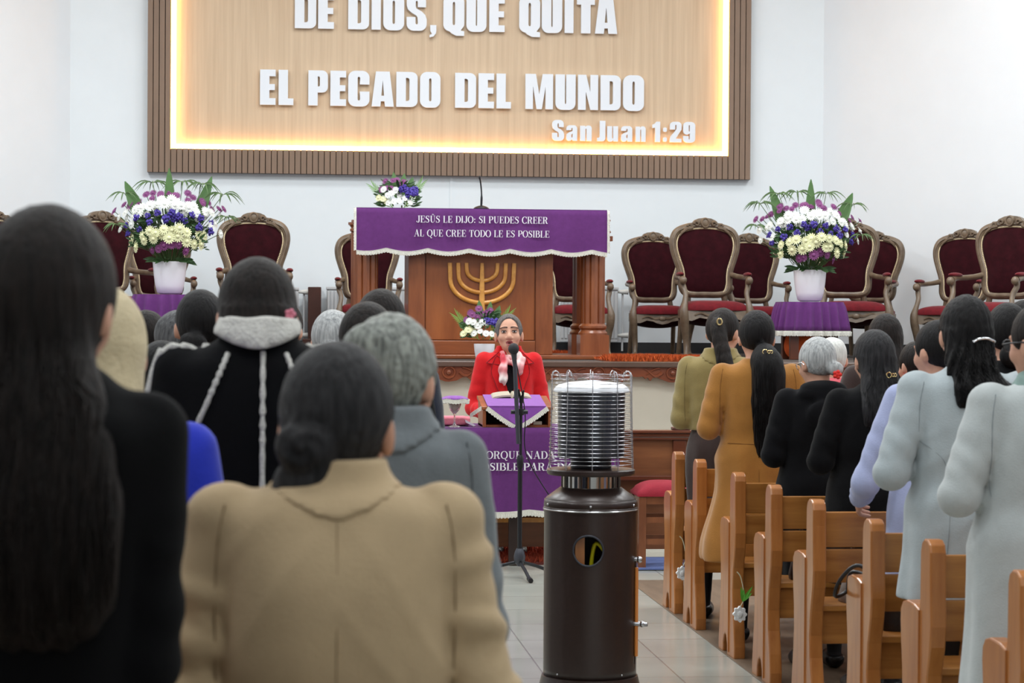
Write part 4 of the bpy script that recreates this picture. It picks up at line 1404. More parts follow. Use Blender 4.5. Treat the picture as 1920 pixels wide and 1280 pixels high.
mb = MB().sheet(24, 16, tri, .003, (0, 1, 0))
mb.prism([(y0 - .028, bz1 + .022), (y1, bz1 + tilt + .023), (y1, bz1 + tilt + .027), (y0 - .028, bz1 + .027)], lambda a, b, d: (d, a, b), X_(916, TY), X_(1026, TY))
mb.build('fabric', mat('bright_purple_cloth', (130, 70, 158), .9, .08, 30, bump=.2, bscale=260, sheen=.2), lc, smooth=50)
mb = MB()
fringe(mb, [tri(0, j / 16) for j in range(17)], (-.55, 0, -.83), .03, (0, -1, 0), .008)
fringe(mb, [tri(1, j / 16) for j in range(17)], (.55, 0, -.83), .03, (0, -1, 0), .008)
pa, pb = at(915, 762, TY + .05), at(882, 776, TY + .12)
fringe(mb, [(bx0 - .01, y0 - .01, bz1 + .024), (bx0 - .06, y0 + .06, bz1 - .015), (pb.x, y0 + .1, pb.z)], (0, 0, -1), .028, (0, -1, 0), .01)
mb.build('fringe', WHTF, lc)
mb = MB()
V = []
zc = bz1 + tilt + .03
def page(u, v):
    x = cxm - .14 + .26 * u
    return (x, y1 - .13 + .14 * v, bz1 + tilt * (.65 + .35 * v) + .028 + .022 * abs(math.sin(u * PI)) ** .5 * (1 if u < .5 else 1) - (.018 if abs(u - .5) < .03 else 0))
mb.sheet(24, 4, page, .012, (0, 0, -1))
tag(mb.build('open_book', mat('open_page', (176, 166, 148), .85, .05, 40), None, smooth=60, origin=(cxm, y1 - .1, zc)), 'open book lying on purple-covered book stand before the woman', 'book')

# chalice with a fringed cover
gx, gy = X_(853, TY + .1), TY + .08
g0 = TZ + .005
gk = pxm(TY)
ch = thing('goblet', 'stemmed glass goblet of red drink on the purple table', 'goblet', (gx, gy, g0))
H = (803 - 752) * gk
GLS = mat('clear_glass', (244, 240, 238), .04, trans=.85, spec=.6)
MB().lathe([(.042, 0), (.04, .004), (.012, .012), (.006, .03), (.0055, H * .42), (.009, H * .48), (.03, H * .62), (.043, H * .82), (.041, H * .98), (.038, H * .98), (.039, H * .82), (.026, H * .64), (.004, H * .52)], 28, (gx, gy, g0)).build('glass', GLS, ch, smooth=60)
MB().lathe([(.003, H * .53), (.024, H * .645), (.036, H * .82), (.036, H * .9), (0, H * .9)], 24, (gx, gy, g0)).build('drink', mat('red_juice', (148, 40, 36), .2, spec=.5), ch, smooth=60)
cc = thing('goblet_cover', 'round purple cover with white fringe on top of goblet', 'cover', (gx, gy, g0 + H))
rc = 25 * gk
def disc(u, v):
    a = u * 2 * PI
    return (gx + rc * v * math.cos(a), gy + rc * v * math.sin(a) * .9, g0 + H + .008 + .018 * (1 - v ** 3) + .003 * math.sin(5 * a) * v)
mb = MB().sheet(40, 6, disc, .004, (0, 0, -1))
mb.build('fabric', mat('bright_purple_cloth', (130, 70, 158)), cc, smooth=60)
mb = MB()
fringe(mb, [disc(i / 40, 1) for i in range(41)], (0, 0, -1), .022, (0, 0, 0), .01, .005)
f2 = mb.build('fringe', WHTF, cc)
so = f2.modifiers.new('thickness', 'SOLIDIFY')
so.thickness = .012
p0, p1 = at(828, 800, TY + .25), at(880, 782, TY + .25)
pk = thing('folded_napkin', 'folded pink cloth with white corner beside the goblet', 'napkin', ((p0.x + p1.x) / 2, TY + .25, TZ + .005))
def fold(u, v):
    a = v * 2 * PI
    x = p0.x + (p1.x - p0.x) * u
    q = 5
    ca, sa = math.cos(a), math.sin(a)
    r = (abs(ca) ** q + abs(sa) ** q) ** (-1 / q)
    hh = (p1.z - TZ) / 2
    return (x, TY + .27 + r * ca * .09, TZ + .008 + hh + r * sa * hh * (1 - .12 * (u > .85)))
mb = MB().sheet(16, 28, fold)
for uu in (0, 1):
    ring = [fold(uu, j / 28) for j in range(28)]
    mb.add(ring, [tuple(range(28))])
mb.build('cloth_fold', mat('pink_cloth', (226, 132, 146), .9, .06, 20, bump=.2, bscale=120), pk, smooth=50)
mb = MB()
mb.prism([(p1.x - .035, TZ + .05), (p1.x + .035, TZ + .012), (p1.x + .02, TZ + .006), (p1.x - .03, TZ + .03)], lambda a, b, d: (a, d, b), TY + .15, TY + .22)
mb.build('white_corner', mat('white_linen', (234, 230, 236), .9), pk)

# ---------------------------------------------------------------- microphone stand
MY = 14.15
mx, mz = X_(977, MY), 0.0
ms = thing('microphone_stand', 'black tripod microphone stand with boom before the purple table', 'microphone stand', (mx, MY, 0))
zh = at(977, 1052, MY).z
ztop_ = at(977, 752, MY).z
zcl = at(977, 772, MY).z
mb = MB().tube([(mx, MY, zh - .02), (mx, MY, at(977, 860, MY).z)], .0145, 12)
mb.build('lower_tube', BLKM, ms, smooth=60)
mb = MB().tube([(mx + .002, MY, at(977, 862, MY).z), (mx + .004, MY, ztop_)], .0095, 10)
mb.build('upper_tube', BLKM, ms, smooth=60)
MB().lathe([(.019, -.03), (.021, 0), (.021, .035), (.015, .05)], 14, (mx, MY, at(977, 868, MY).z)).build('height_collar', BLKM, ms, smooth=50)
MB().lathe([(.012, 0), (.02, .012), (.033, .03), (.037, .06), (.03, .09), (.02, .11)], 18, (mx, MY, zh - .03)).build('hub', DKGR, ms, smooth=50)
for a in (-PI / 2 + .12, PI / 6 + .2, 5 * PI / 6 + .1):
    ex, ey = mx + .30 * math.cos(a), MY + .30 * math.sin(a)
    lg = MB().tube([(mx, MY, zh), (mx + .15 * math.cos(a), MY + .15 * math.sin(a), zh * .62), (ex, ey, .014)], .011, 8).build('leg', BLKM, ms, smooth=60)
    MB().tube([(ex - .04 * math.cos(a), ey - .04 * math.sin(a), .022), (ex + .015 * math.cos(a), ey + .015 * math.sin(a), .015)], .0155, 8).build('rubber_foot', BLKM, lg, smooth=60)
mb = MB().tube([(mx - .06, MY - .005, zcl), (mx + .045, MY - .005, zcl)], [.013, .013], 10)
mb.lathe([(.022, -.02), (.024, 0), (.022, .02)], 14, (mx, MY, zcl))
mb.build('boom_clamp', BLKM, ms, smooth=50)
mb = MB().tube([(mx + .004, MY, ztop_ - .01), (mx + .006, MY, ztop_ + .03)], [.014, .016], 10)
mb.tube([(mx - .008, MY, ztop_ + .03), (mx - .014, MY - .01, ztop_ + .075)], [.011, .006], 8)
mb.tube([(mx + .012, MY, ztop_ + .03), (mx + .018, MY - .01, ztop_ + .07)], [.009, .005], 8)
mb.build('spare_clip', BLKM, ms, smooth=50)
b0, b1 = at(972, 832, MY - .03), at(965, 676, MY - .02)
MB().tube([tuple(b0), tuple(b1)], .0135, 10).build('boom', DKGR, ms, smooth=60)
m0, m1 = at(965, 682, MY - .02), at(963, 655, MY - .05)
mic = thing('microphone', 'black ball-headed microphone before the face of red-jacketed woman', 'microphone', tuple(m0))
d = (m1 - m0)
MB().tube([tuple(m0 - d * .2), tuple(m0 + d * .45), tuple(m0 + d * .8)], [.011, .016, .02], 12).build('body', DKGR, mic, smooth=60)
MB().ell(tuple(m1 + Vector((0, 0, .004))), (.034, .034, .036), None, 20, 14).build('grille', mat('mic_grille', (38, 38, 42), .5, metal=.4, bump=.5, bscale=300), mic, smooth=80)
cab = crom([tuple(b1 + Vector((.012, .02, -.01))), (mx + .03, MY + .02, zcl), (mx + .04, MY + .03, at(985, 850, MY).z), (X_(1035, MY), MY + .1, at(1035, 930, MY).z), (X_(1075, MY), MY + .12, .35), (X_(1095, MY), MY + .2, .02), (X_(1140, MY), MY + .5, .008), (X_(1205, MY), MY + .45, .008)], 8)
tag(MB().tube(cab, .0035, 6).build('cable', BLKM, None, smooth=60, origin=(mx, MY, zcl)), 'thin black microphone cable hanging in front of the purple table cloth', 'cable')

# ---------------------------------------------------------------- rug, stool, wooden rail
mb = MB()
rx0, rx1, ry0, ry1 = X_(780, 15.4), X_(1180, 15.4), 14.86, 15.9
rug = MB().box(rx0, rx1, ry0, ry1, .001, .012).build('shag_rug', mat('rug_base_red', (96, 40, 34), .95), None, origin=((rx0 + rx1) / 2, 15.4, 0))
tag(rug, 'rust red shaggy rug on the floor beneath the purple-covered table', 'rug')
RUGP = mat('rust_pile', (178, 74, 40), .95, rgb2=(96, 30, 26), nscale=30)


def pile(mb, x0, x1, y0, y1, z, h, n):
    for i in range(n):
        x, y = rng.uniform(x0, x1), rng.uniform(y0, y1)
        dx, dy = rng.normal(0, .014, 2)
        hh = h * rng.uniform(.6, 1.1)
        r = .006
        mb.add([(x - r, y, z), (x + r, y, z), (x, y + r, z), (x + dx, y + dy, z + hh)], [(0, 1, 3), (1, 2, 3), (2, 0, 3)])
    return mb


pile(MB(), rx0, rx1, ry0, ry1, .008, .045, 5200).build('pile', RUGP, rug, kind='stuff')
ox0, ox1 = X_(1148, STY), X_(1330, STY)
for k_, (ox0, ox1, lab) in enumerate(((X_(1148, STY), X_(1330, STY), 'orange shaggy runner rug on stage edge right of pulpit'),)):
    r2 = MB().box(ox0, ox1, STY + .06, STY + 2.2, STZ + .001, STZ + .012).build('shag_rug', mat('rug_base_orange', (140, 66, 30), .95), None, origin=((ox0 + ox1) / 2, STY + .5, STZ))
    tag(r2, lab, 'rug')
    ORP = mat('orange_pile', (206, 96, 34), .95, rgb2=(140, 50, 20), nscale=30)
    m_ = pile(MB(), ox0, ox1, STY + .05, STY + .5, STZ + .008, .05, 4200)
    pile(m_, ox0, ox1, STY + .5, STY + 2.2, STZ + .008, .03, 3000)
    m_.build('pile', ORP, r2, kind='stuff')
r3 = MB().box(X_(940, 18.9), X_(1085, 18.9), 19.15, 20.0, STZ + .001, STZ + .012).build('shag_rug', mat('rug_base_orange', (140, 66, 30)), None, origin=(X_(1010, 18.9), 19.4, STZ))
tag(r3, 'orange shaggy rug under the throne chair behind the pulpit', 'rug')
pile(MB(), X_(940, 18.9), X_(1085, 18.9), 19.12, 20.0, STZ + .008, .045, 1800).build('pile', MATS['orange_pile'], r3, kind='stuff')

RY = 15.35
ra, rb = X_(1150, RY), X_(1860, RY)
rz = at(1240, 806, RY).z
rail = thing('altar_rail', 'long panelled wooden rail with capped top in front of stage', 'rail', ((ra + rb) / 2, RY, 0))
MB().box(ra, rb, RY - .05, RY + .06, rz - .02, rz).build('cap', RAILD, rail, bevel=.005)
mb = MB().box(ra, rb, RY - .035, RY + .05, rz - .045, rz - .022)
mb.box(ra, rb, RY - .03, RY + .05, rz - .065, rz - .048)
mb.build('moulding', RAILD, rail, bevel=.004)
zl_ = at(1240, 890, RY).z
MB().box(ra, rb, RY, RY + .03, zl_, rz - .066).build('upper_panel', RAILW, rail)
MB().box(ra, rb, RY - .10, RY + .03, zl_ - .03, zl_).build('ledge', RAILD, rail, bevel=.004)
MB().box(ra, rb, RY + .005, RY + .035, .05, zl_ - .03).build('lower_panel', RAILW, rail)
for px in (1275, 1420, 1600, 1780):
    x = X_(px, RY)
    pst = MB().box(x - .045, x + .045, RY - .02, RY + .04, zl_, rz - .066).build('post', RAILD, rail, bevel=.006)
    MB().ell((x, RY - .022, (zl_ + rz - .066) / 2), (.03, .012, .04)).build('carving', RAILD, pst, smooth=80)
x = X_(1278, RY)
mb = MB().box(x - .06, x + .06, RY - .04, RY + .05, rz + .001, rz + .02)
tag(mb.build('book', mat('dark_red_book', (84, 44, 36), .5), None, bevel=.004, origin=(x, RY, rz + .001)), 'small dark red book lying on the wooden rail cap', 'book')

SYY = 14.55
sx0, sx1 = X_(1199, SYY), X_(1262, SYY)
sz = at(1225, 925, SYY).z
st = thing('stool', 'wooden stool with red padded seat beside the first pew', 'stool', ((sx0 + sx1) / 2 + .03, SYY + .15, 0))
sw = .36
def cush(u, v):
    x, y = -1 + 2 * u, -1 + 2 * v
    return (sx0 + .0 + sw * u, SYY + .34 * v, sz + .075 * (1 - abs(x) ** 3) ** .6 * (1 - abs(y) ** 3) ** .6)
MB().sheet(14, 12, cush, .02, (0, 0, -1)).build('seat_cushion', mat('red_seat_cloth', (140, 14, 38), .85, .08, 20, bump=.2, bscale=150), st, smooth=70)
STW = mat('stool_wood', (138, 84, 52), .4, rgb2=(108, 62, 38), nscale=3, stretch=(4, 4, 1), coat=.2)
MB().box(sx0 + .015, sx0 + sw - .015, SYY + .015, SYY + .325, sz - .07, sz - .018).build('apron', STW, st)
for ax in (sx0 + .03, sx0 + sw - .03):
    for ay in (SYY + .03, SYY + .31):
        MB().box(ax - .024, ax + .024, ay - .024, ay + .024, 0, sz - .02).build('leg', STW, st, bevel=.003)
for zz in (.16, .3):
    MB().box(sx0 + .05, sx0 + sw - .05, SYY + .018, SYY + .04, zz, zz + .035).build('stretcher', STW, st)
    MB().box(sx0 + .05, sx0 + sw - .05, SYY + .30, SYY + .322, zz, zz + .035).build('stretcher', STW, st)
bmx = MB().box(X_(1190, 14.7), X_(1330, 14.7), 14.5, 15.2, .005, .014)
tag(bmx.build('floor_mat', mat('blue_mat', (92, 108, 158), .9, .15, 12, bump=.3, bscale=90), None, origin=(X_(1250, 14.7), 14.8, .005)), 'flat blue mat on the floor under the red-seated stool', 'mat')

# ---------------------------------------------------------------- gas patio heater in the aisle
HY = 9.75
hx = X_(1110, HY)
hk = pxm(HY)
zz_ = lambda py: at(1110, py, HY).z
ht = thing('patio_heater', 'brown gas patio heater with chrome wire cage standing in the aisle', 'heater', (hx, HY, 0))
zb0, zb1 = zz_(1262), zz_(935)
R = 87 * hk
MB().lathe([(102 * hk, 0), (102 * hk, .012), (96 * hk, .03), (90 * hk, zb0 - .004), (84 * hk, zb0)], 48, (hx, HY, 0)).build('base', BRNM, ht, smooth=40)
# body cylinder with a round view hole and a hose slot on the right
seg = 96
mb = MB()
hole_z, hole_r = zz_(1024), 27 * hk
zs = sorted(set(list(np.linspace(zb0, zb1, 30)) + list(np.linspace(hole_z - hole_r * 1.3, hole_z + hole_r * 1.3, 26))))
V, Fs = [], []
hang = -PI / 2 - .09 + math.atan2(-hx, HY) * 0
face = math.atan2(-HY, -hx)          # direction towards the camera
ha = face - .045
slot_a = face + PI / 2 - .28
angs = np.linspace(0, 2 * PI, seg, endpoint=False)
extra = [ha + t for t in np.linspace(-.42, .42, 36)]
angs = np.sort(np.mod(np.concatenate([angs, extra]), 2 * PI))
na = len(angs)
for z in zs:
    for a in angs:
        V.append((hx + R * math.cos(a), HY + R * math.sin(a), z))
def cut(a, z):
    da = (a - ha + PI) % (2 * PI) - PI
    if (da * R) ** 2 + (z - hole_z) ** 2 < hole_r ** 2:
        return True
    ds = (a - slot_a + PI) % (2 * PI) - PI
    return abs(ds) < .05 and zz_(1235) < z < zz_(1040)
for i in range(len(zs) - 1):
    for k in range(na):
        k2 = (k + 1) % na
        am = angs[k] + ((angs[k2] - angs[k]) % (2 * PI)) / 2
        if not cut(am, (zs[i] + zs[i + 1]) / 2):
            Fs.append((i * na + k, i * na + k2, (i + 1) * na + k2, (i + 1) * na + k))
bo = mb.add(V, Fs).build('body', BRNM, ht, smooth=40)
so = bo.modifiers.new('thickness', 'SOLIDIFY')
so.thickness = .003
mb = MB()
mb.tube([(hx + (R + .001) * math.cos(ha + hole_r * 1.03 * math.cos(t) / R), HY + (R + .001) * math.sin(ha + hole_r * 1.03 * math.cos(t) / R), hole_z + hole_r * 1.03 * math.sin(t)) for t in np.linspace(0, 2 * PI, 48, endpoint=False)], .0045, 8, closed=True)
mb.build('hole_rim', DKGR, ht, smooth=60)
MB().lathe([(88.5 * hk, zz_(958)), (88.5 * hk, zz_(950)), (87 * hk, zz_(948)), (88 * hk, zz_(946)), (87 * hk, zz_(938)), (83 * hk, zz_(931)), (58 * hk, zz_(913)), (50 * hk, zz_(911)), (0.001, zz_(911))], 64, (hx, HY, 0)).build('top_cover', BRNM, ht, smooth=35)
MB().lathe([(88.6 * hk, 0), (89.6 * hk, .003), (88.6 * hk, .006)], 64, (hx, HY, zz_(954)), cap=False).build('trim_ring', STEEL, ht, smooth=60)
for a in (face, face - 1.1, face + 1.1):
    MB().ell((hx + 89 * hk * math.cos(a), HY + 89 * hk * math.sin(a), zz_(943)), (.006, .006, .006), None, 8, 6).build('screw', CHRM, ht, smooth=80)
for a, z in ((face - .75, zz_(1255)), (face + .75, zz_(1255))):
    MB().ell((hx + R * math.cos(a), HY + R * math.sin(a), z), (.005, .005, .005), None, 8, 6).build('screw', CHRM, ht, smooth=80)
# clear and steel neck
MB().lathe([(54 * hk, zz_(916)), (54 * hk, zz_(888))], 48, (hx, HY, 0)).build('neck', mat('mirror_neck', (178, 176, 172), .12, metal=1.0), ht, smooth=60)
MB().lathe([(50 * hk, zz_(916)), (50.5 * hk, zz_(885))], 48, (hx, HY, 0)).build('neck_liner', STEEL, ht, smooth=60)
mb = MB()
for q in range(18):
    a = 2 * PI * q / 18
    mb.box(hx + 54.6 * hk * math.cos(a) - .003, hx + 54.6 * hk * math.cos(a) + .003, HY + 54.6 * hk * math.sin(a) - .003, HY + 54.6 * hk * math.sin(a) + .003, zz_(914), zz_(888))
mb.build('neck_slots', mat('dark_slot', (96, 88, 82), .35, metal=.8), ht)
MB().lathe([(0.001, zz_(889)), (80 * hk, zz_(889)), (82.5 * hk, zz_(886)), (82.5 * hk, zz_(880)), (80 * hk, zz_(878)), (0.001, zz_(876))], 64, (hx, HY, 0)).build('cage_tray', BRNM, ht, smooth=35)
# burner screen (dark perforated drum), white reflector, wire guard
MB().lathe([(62 * hk, zz_(857)), (63 * hk, zz_(734)), (0.001, zz_(734))], 64, (hx, HY, 0)).build('burner_screen', mat('burner_mesh', (52, 54, 60), .3, rgb2=(84, 86, 92), nscale=4, stretch=(20, 20, .3), metal=.8), ht, smooth=60)
MB().lathe([(38 * hk, zz_(876)), (38 * hk, zz_(857)), (62 * hk, zz_(857))], 48, (hx, HY, 0)).build('burner_foot', mat('dark_burner', (34, 34, 38), .4, metal=.6), ht, smooth=40)
MB().lathe([(70 * hk, zz_(735)), (71.5 * hk, zz_(732)), (69 * hk, zz_(727)), (62 * hk, zz_(721)), (40 * hk, zz_(716)), (.001, zz_(713))], 64, (hx, HY, 0)).build('reflector', mat('white_reflector', (240, 242, 248), .35), ht, smooth=50)
MB().ell((hx + .06, HY - .1, zz_(721)), (.012, .012, .012)).build('reflector_nut', STEEL, ht, smooth=80)
rings = 22
RW = [76 * hk + 3 * hk * (1 - i / rings) ** 2 * 1.2 for i in range(rings + 1)]
zr_ = np.linspace(zz_(868), zz_(703), rings + 1)
for i in range(rings + 1):
    MB().lathe([(RW[i] + .0015 * math.cos(t), zr_[i] + .0015 * math.sin(t)) for t in np.linspace(0, 2 * PI, 7)], 64, (hx, HY, 0), cap=False).build('cage_ring', CHRM, ht, smooth=80)
for q in range(10):
    a = face + .03 + 2 * PI * q / 10
    pts = [(hx + (RW[0] + .004) * math.cos(a), HY + (RW[0] + .004) * math.sin(a), zz_(878))]
    pts += [(hx + (RW[i] + .004) * math.cos(a), HY + (RW[i] + .004) * math.sin(a), zr_[i]) for i in range(rings + 1)]
    rT = RW[-1]
    pts += [(hx + (rT - .002) * math.cos(a), HY + (rT - .002) * math.sin(a), zz_(697)), (hx + (rT - .014) * math.cos(a), HY + (rT - .014) * math.sin(a), zz_(695)), (hx + (rT - .026) * math.cos(a), HY + (rT - .026) * math.sin(a), zz_(699)), (hx + (rT - .032) * math.cos(a), HY + (rT - .032) * math.sin(a), zz_(707))]
    MB().tube(pts, .002, 6).build('cage_wire', CHRM, ht, smooth=80)
# gas bottle inside, yellow hose, side valves
gb = thing('gas_bottle', 'dark gas bottle inside the brown heater seen through round hole', 'gas bottle', (hx, HY, 0))
MB().lathe([(.11, .03), (.12, .05), (.12, .3), (.1, .36), (.03, .4), (.02, .44), (0.001, .44)], 32, (hx - .01, HY + .02, 0)).build('bottle', mat('dark_bottle', (44, 42, 44), .5), gb, smooth=40)
MB().box(hx - .085, hx - .045, HY - .15, HY - .13, .05, zz_(1000)).build('wooden_brace', PEWW, gb)
MB().tube(crom([(hx - .02, HY - .10, .45), (hx + .0, HY - .13, zz_(1016)), (hx + .05, HY - .15, zz_(1032)), (hx + .1, HY - .1, zz_(1060)), (hx + .14, HY + .0, zz_(1060))], 6), .009, 8).build('hose', mat('yellow_hose', (224, 214, 30), .4), gb, smooth=60)
sa = slot_a
for py, L in ((1045, .03), (1165, .055)):
    z = zz_(py)
    o_ = MB().tube([(hx + (R - .01) * math.cos(sa), HY + (R - .01) * math.sin(sa), z), (hx + (R + L) * math.cos(sa), HY + (R + L) * math.sin(sa), z)], [.012, .009], 10)
    o_.ell((hx + (R + L * .6) * math.cos(sa), HY + (R + L * .6) * math.sin(sa), z), (.014, .014, .014))
    o_.build('side_fitting', CHRM, ht, smooth=60)
MB().tube([(hx + (R + .006) * math.cos(sa), HY + (R + .006) * math.sin(sa), zz_(y)) for y in (1060, 1100, 1180, 1225)], .008, 8).build('side_hose', mat('orange_hose', (214, 132, 62), .5), ht, smooth=60)

# ---------------------------------------------------------------- pews
PX0 = 2.15


def pew_end(x):
    prof = [(0, 0), (-.005, .06), (.01, .14), (.04, .24), (.05, .33), (.035, .43), (.0, .53), (-.012, .6), (-.005, .68), (0, .78), (.0, .845), (.012, .872), (.04, .885), (.075, .885), (.105, .87), (.118, .84), (.12, .7), (.124, .655),
            (.14, .64), (.2, .652), (.29, .655), (.335, .645), (.36, .62), (.365, .58), (.355, .5), (.34, .42), (.335, .33), (.345, .24), (.365, .14), (.38, .05), (.382, 0), (.275, 0), (.27, .05), (.25, .085), (.22, .1), (.19, .085), (.17, .05), (.165, 0)]
    return MB().prism(prof, lambda a, b, d: (d, a, b), x, x + .055)


def make_pew(xa, xb, label, Y):
    t = thing('pew', label, 'pew', (xa, 0, 0), 'rows of wooden pews')
    for x in (xa, xb - .055):
        e = pew_end(x).build('end_panel', PEWW, t, bevel=.006)
        MB().box(x + (-.006 if x == xa else .055 - .002), x + (.002 if x == xa else .061), .118, .128, .02, .64).build('groove_bead', PEWW, e)
    A, B = xa + .056, xb - .056
    MB().prism([(.035, .69), (.06, .69), (.05, .835), (.022, .835)], lambda a, b, d: (d, a, b), A, B).build('upper_back_board', PEWB, t, bevel=.004)
    MB().prism([(.045, .545), (.07, .545), (.06, .683), (.035, .683)], lambda a, b, d: (d, a, b), A, B).build('lower_back_board', PEWB, t, bevel=.004)
    MB().box(A, B, .07, .35, .425, .452).build('seat', PEWB, t, bevel=.005)
    MB().box(A, B, .09, .115, .29, .424).build('seat_apron', PEWB, t, bevel=.003)
    t.location = (xa, Y, 0)
    return t


PY_ = [12.35, 11.70, 10.70, 9.90, 9.10, 8.19, 7.42, 6.49]
LABP = ['front pew of the right block, nearest the stage and stool', 'second pew from the front on the right, behind the olive jacket woman',
        'third pew from the front on the right, behind the camel coat woman', 'fourth pew from the front on the right, behind the black hooded jacket',
        'fifth pew from front on the right, lilac sleeve resting on it', 'sixth pew from front on the right, black bag handle over its arm',
        'seventh pew from the front on the right, behind light grey coat woman', 'nearest right pew at the lower right corner with hanging black strap']
first = make_pew(PX0, PX0 + 3.4, 'honey wooden pew, ' + LABP[0], PY_[0])
for i in range(1, 8):
    dup(first, (PX0, PY_[i], 0), 0, 'honey wooden pew, ' + LABP[i])
dup(first, (.66 - 3.4, 6.95, 0), 0, 'honey wooden pew on the left, back edge glimpsed beside beige coat')

# small things by the pews
def tagthing(px, py, Y, label, green):
    p = at(px, py, Y)
    t = thing('hanging_ornament', label, 'ornament', tuple(p))
    w_ = mat('white_lace', (228, 228, 228), .8, .1, 60, bump=.4, bscale=120)
    mb = MB()
    rr = .03
    ring = [(p.x + rr * (1 + .12 * math.cos(8 * a)) * math.cos(a), p.z + rr * 1.15 * (1 + .12 * math.cos(8 * a)) * math.sin(a)) for a in np.linspace(0, 2 * PI, 48, endpoint=False)]
    mb.prism(ring, lambda a, b, d: (a, d, b), p.y - .012, p.y + .012)
    mb.ell((p.x, p.y - .012, p.z), (.014, .006, .016))
    mb.build('rosette', w_, t, smooth=50)
    MB().tube(crom([(p.x, p.y, p.z + .03), (p.x + .02, p.y, p.z + .08), (p.x + .005, p.y, p.z + .17), (p.x - .015, p.y, p.z + .2)], 5), .0025, 6).build('string', mat('string', (206, 200, 170), .9), t)
    if green:
        mb = MB()
        for q in range(7):
            b = np.array((p.x + .012, p.y - .004, p.z + .06))
            leaf_blade(mb, b, b + np.array((rng.uniform(-.03, .05), -.005, rng.uniform(.0, .075))), .016, n=4)
        mb.build('green_ribbon', mat('bright_green', (96, 178, 60), .6), t)


tagthing(1387, 1151, 10.66, 'white lace rosette with green ribbon hanging beside the third pew', True)
tagthing(1279, 1074, 12.3, 'white lace rosette hanging beside the front pew', False)


def handbag(x, y, z, label, col, w_=.3, h=.2, d=.14, hang=None):
    t = thing('handbag', label, 'handbag', (x, y, z))
    m = mat('bag_' + '_'.join(map(str, col)), col, .5, .1, 20, bump=.15, bscale=60)
    def bag(u, v):
        a = u * 2 * PI
        q = 3.5
        ca, sa = math.cos(a), math.sin(a)
        r = (abs(ca) ** q + abs(sa) ** q) ** (-1 / q)
        k = (1 - .22 * v) * (1 if v > 0 else .95)
        return (x + r * ca * w_ / 2 * k, y + r * sa * d / 2 * k * (1 - .3 * v), z + h * v)
    mb = MB().sheet(32, 8, bag)
    for vv in (0, 1):
        mb.add([bag(i / 32, vv) for i in range(32)], [tuple(range(32))])
    mb.build('body', m, t, smooth=50)
    hp = hang or [(x - w_ * .3, y, z + h), (x - w_ * .28, y, z + h + .12), (x, y, z + h + .17), (x + w_ * .28, y, z + h + .12), (x + w_ * .3, y, z + h)]
    MB().tube(crom(hp, 6), .008, 8).build('handle', SHOE, t, smooth=60)
    MB().ell((x, y - d * .36, z + h * .8), (.015, .008, .012)).build('clasp', CHRM, t, smooth=80)


q1 = at(1590, 1090, 8.5)
handbag(PX0 + .22, 8.42, .453, 'black handbag on the sixth pew seat with handle over the pew arm', (34, 33, 36), .24, .16, .12,
        [(PX0 + .12, 8.42, .61), (PX0 + .03, 8.46, .69), (PX0 - .03, 8.50, .64), (PX0 - .05, 8.52, .57), (PX0 + .0, 8.54, .585), (PX0 + .02, 8.52, .66), (PX0 + .14, 8.44, .61)])
handbag(2.45, 9.28, .453, 'grey cloth bag lying on the fifth pew seat', (128, 122, 118), .3, .12, .18)
handbag(2.42, 10.08, .453, 'dark handbag on the fourth pew seat', (44, 40, 44), .3, .16, .14)
handbag(2.40, 12.5, .453, 'grey bag on the front pew seat', (84, 82, 88), .26, .17, .12)
handbag(2.42, 10.86, .453, 'dark grey bag on the third pew seat', (62, 60, 66), .26, .17, .12)
s0 = at(1885, 1190, 6.44)
tag(MB().tube(crom([(PX0 + .03, 6.46, .50), (PX0 + .0, 6.46, .40), (PX0 - .035, 6.47, .31), (PX0 - .06, 6.48, .24)], 5), [.010] * 16, 6, flat=.5).build('strap', SHOE, None, smooth=60, origin=(PX0, 6.46, .40)), 'black strap hanging at the nearest right pew', 'strap')

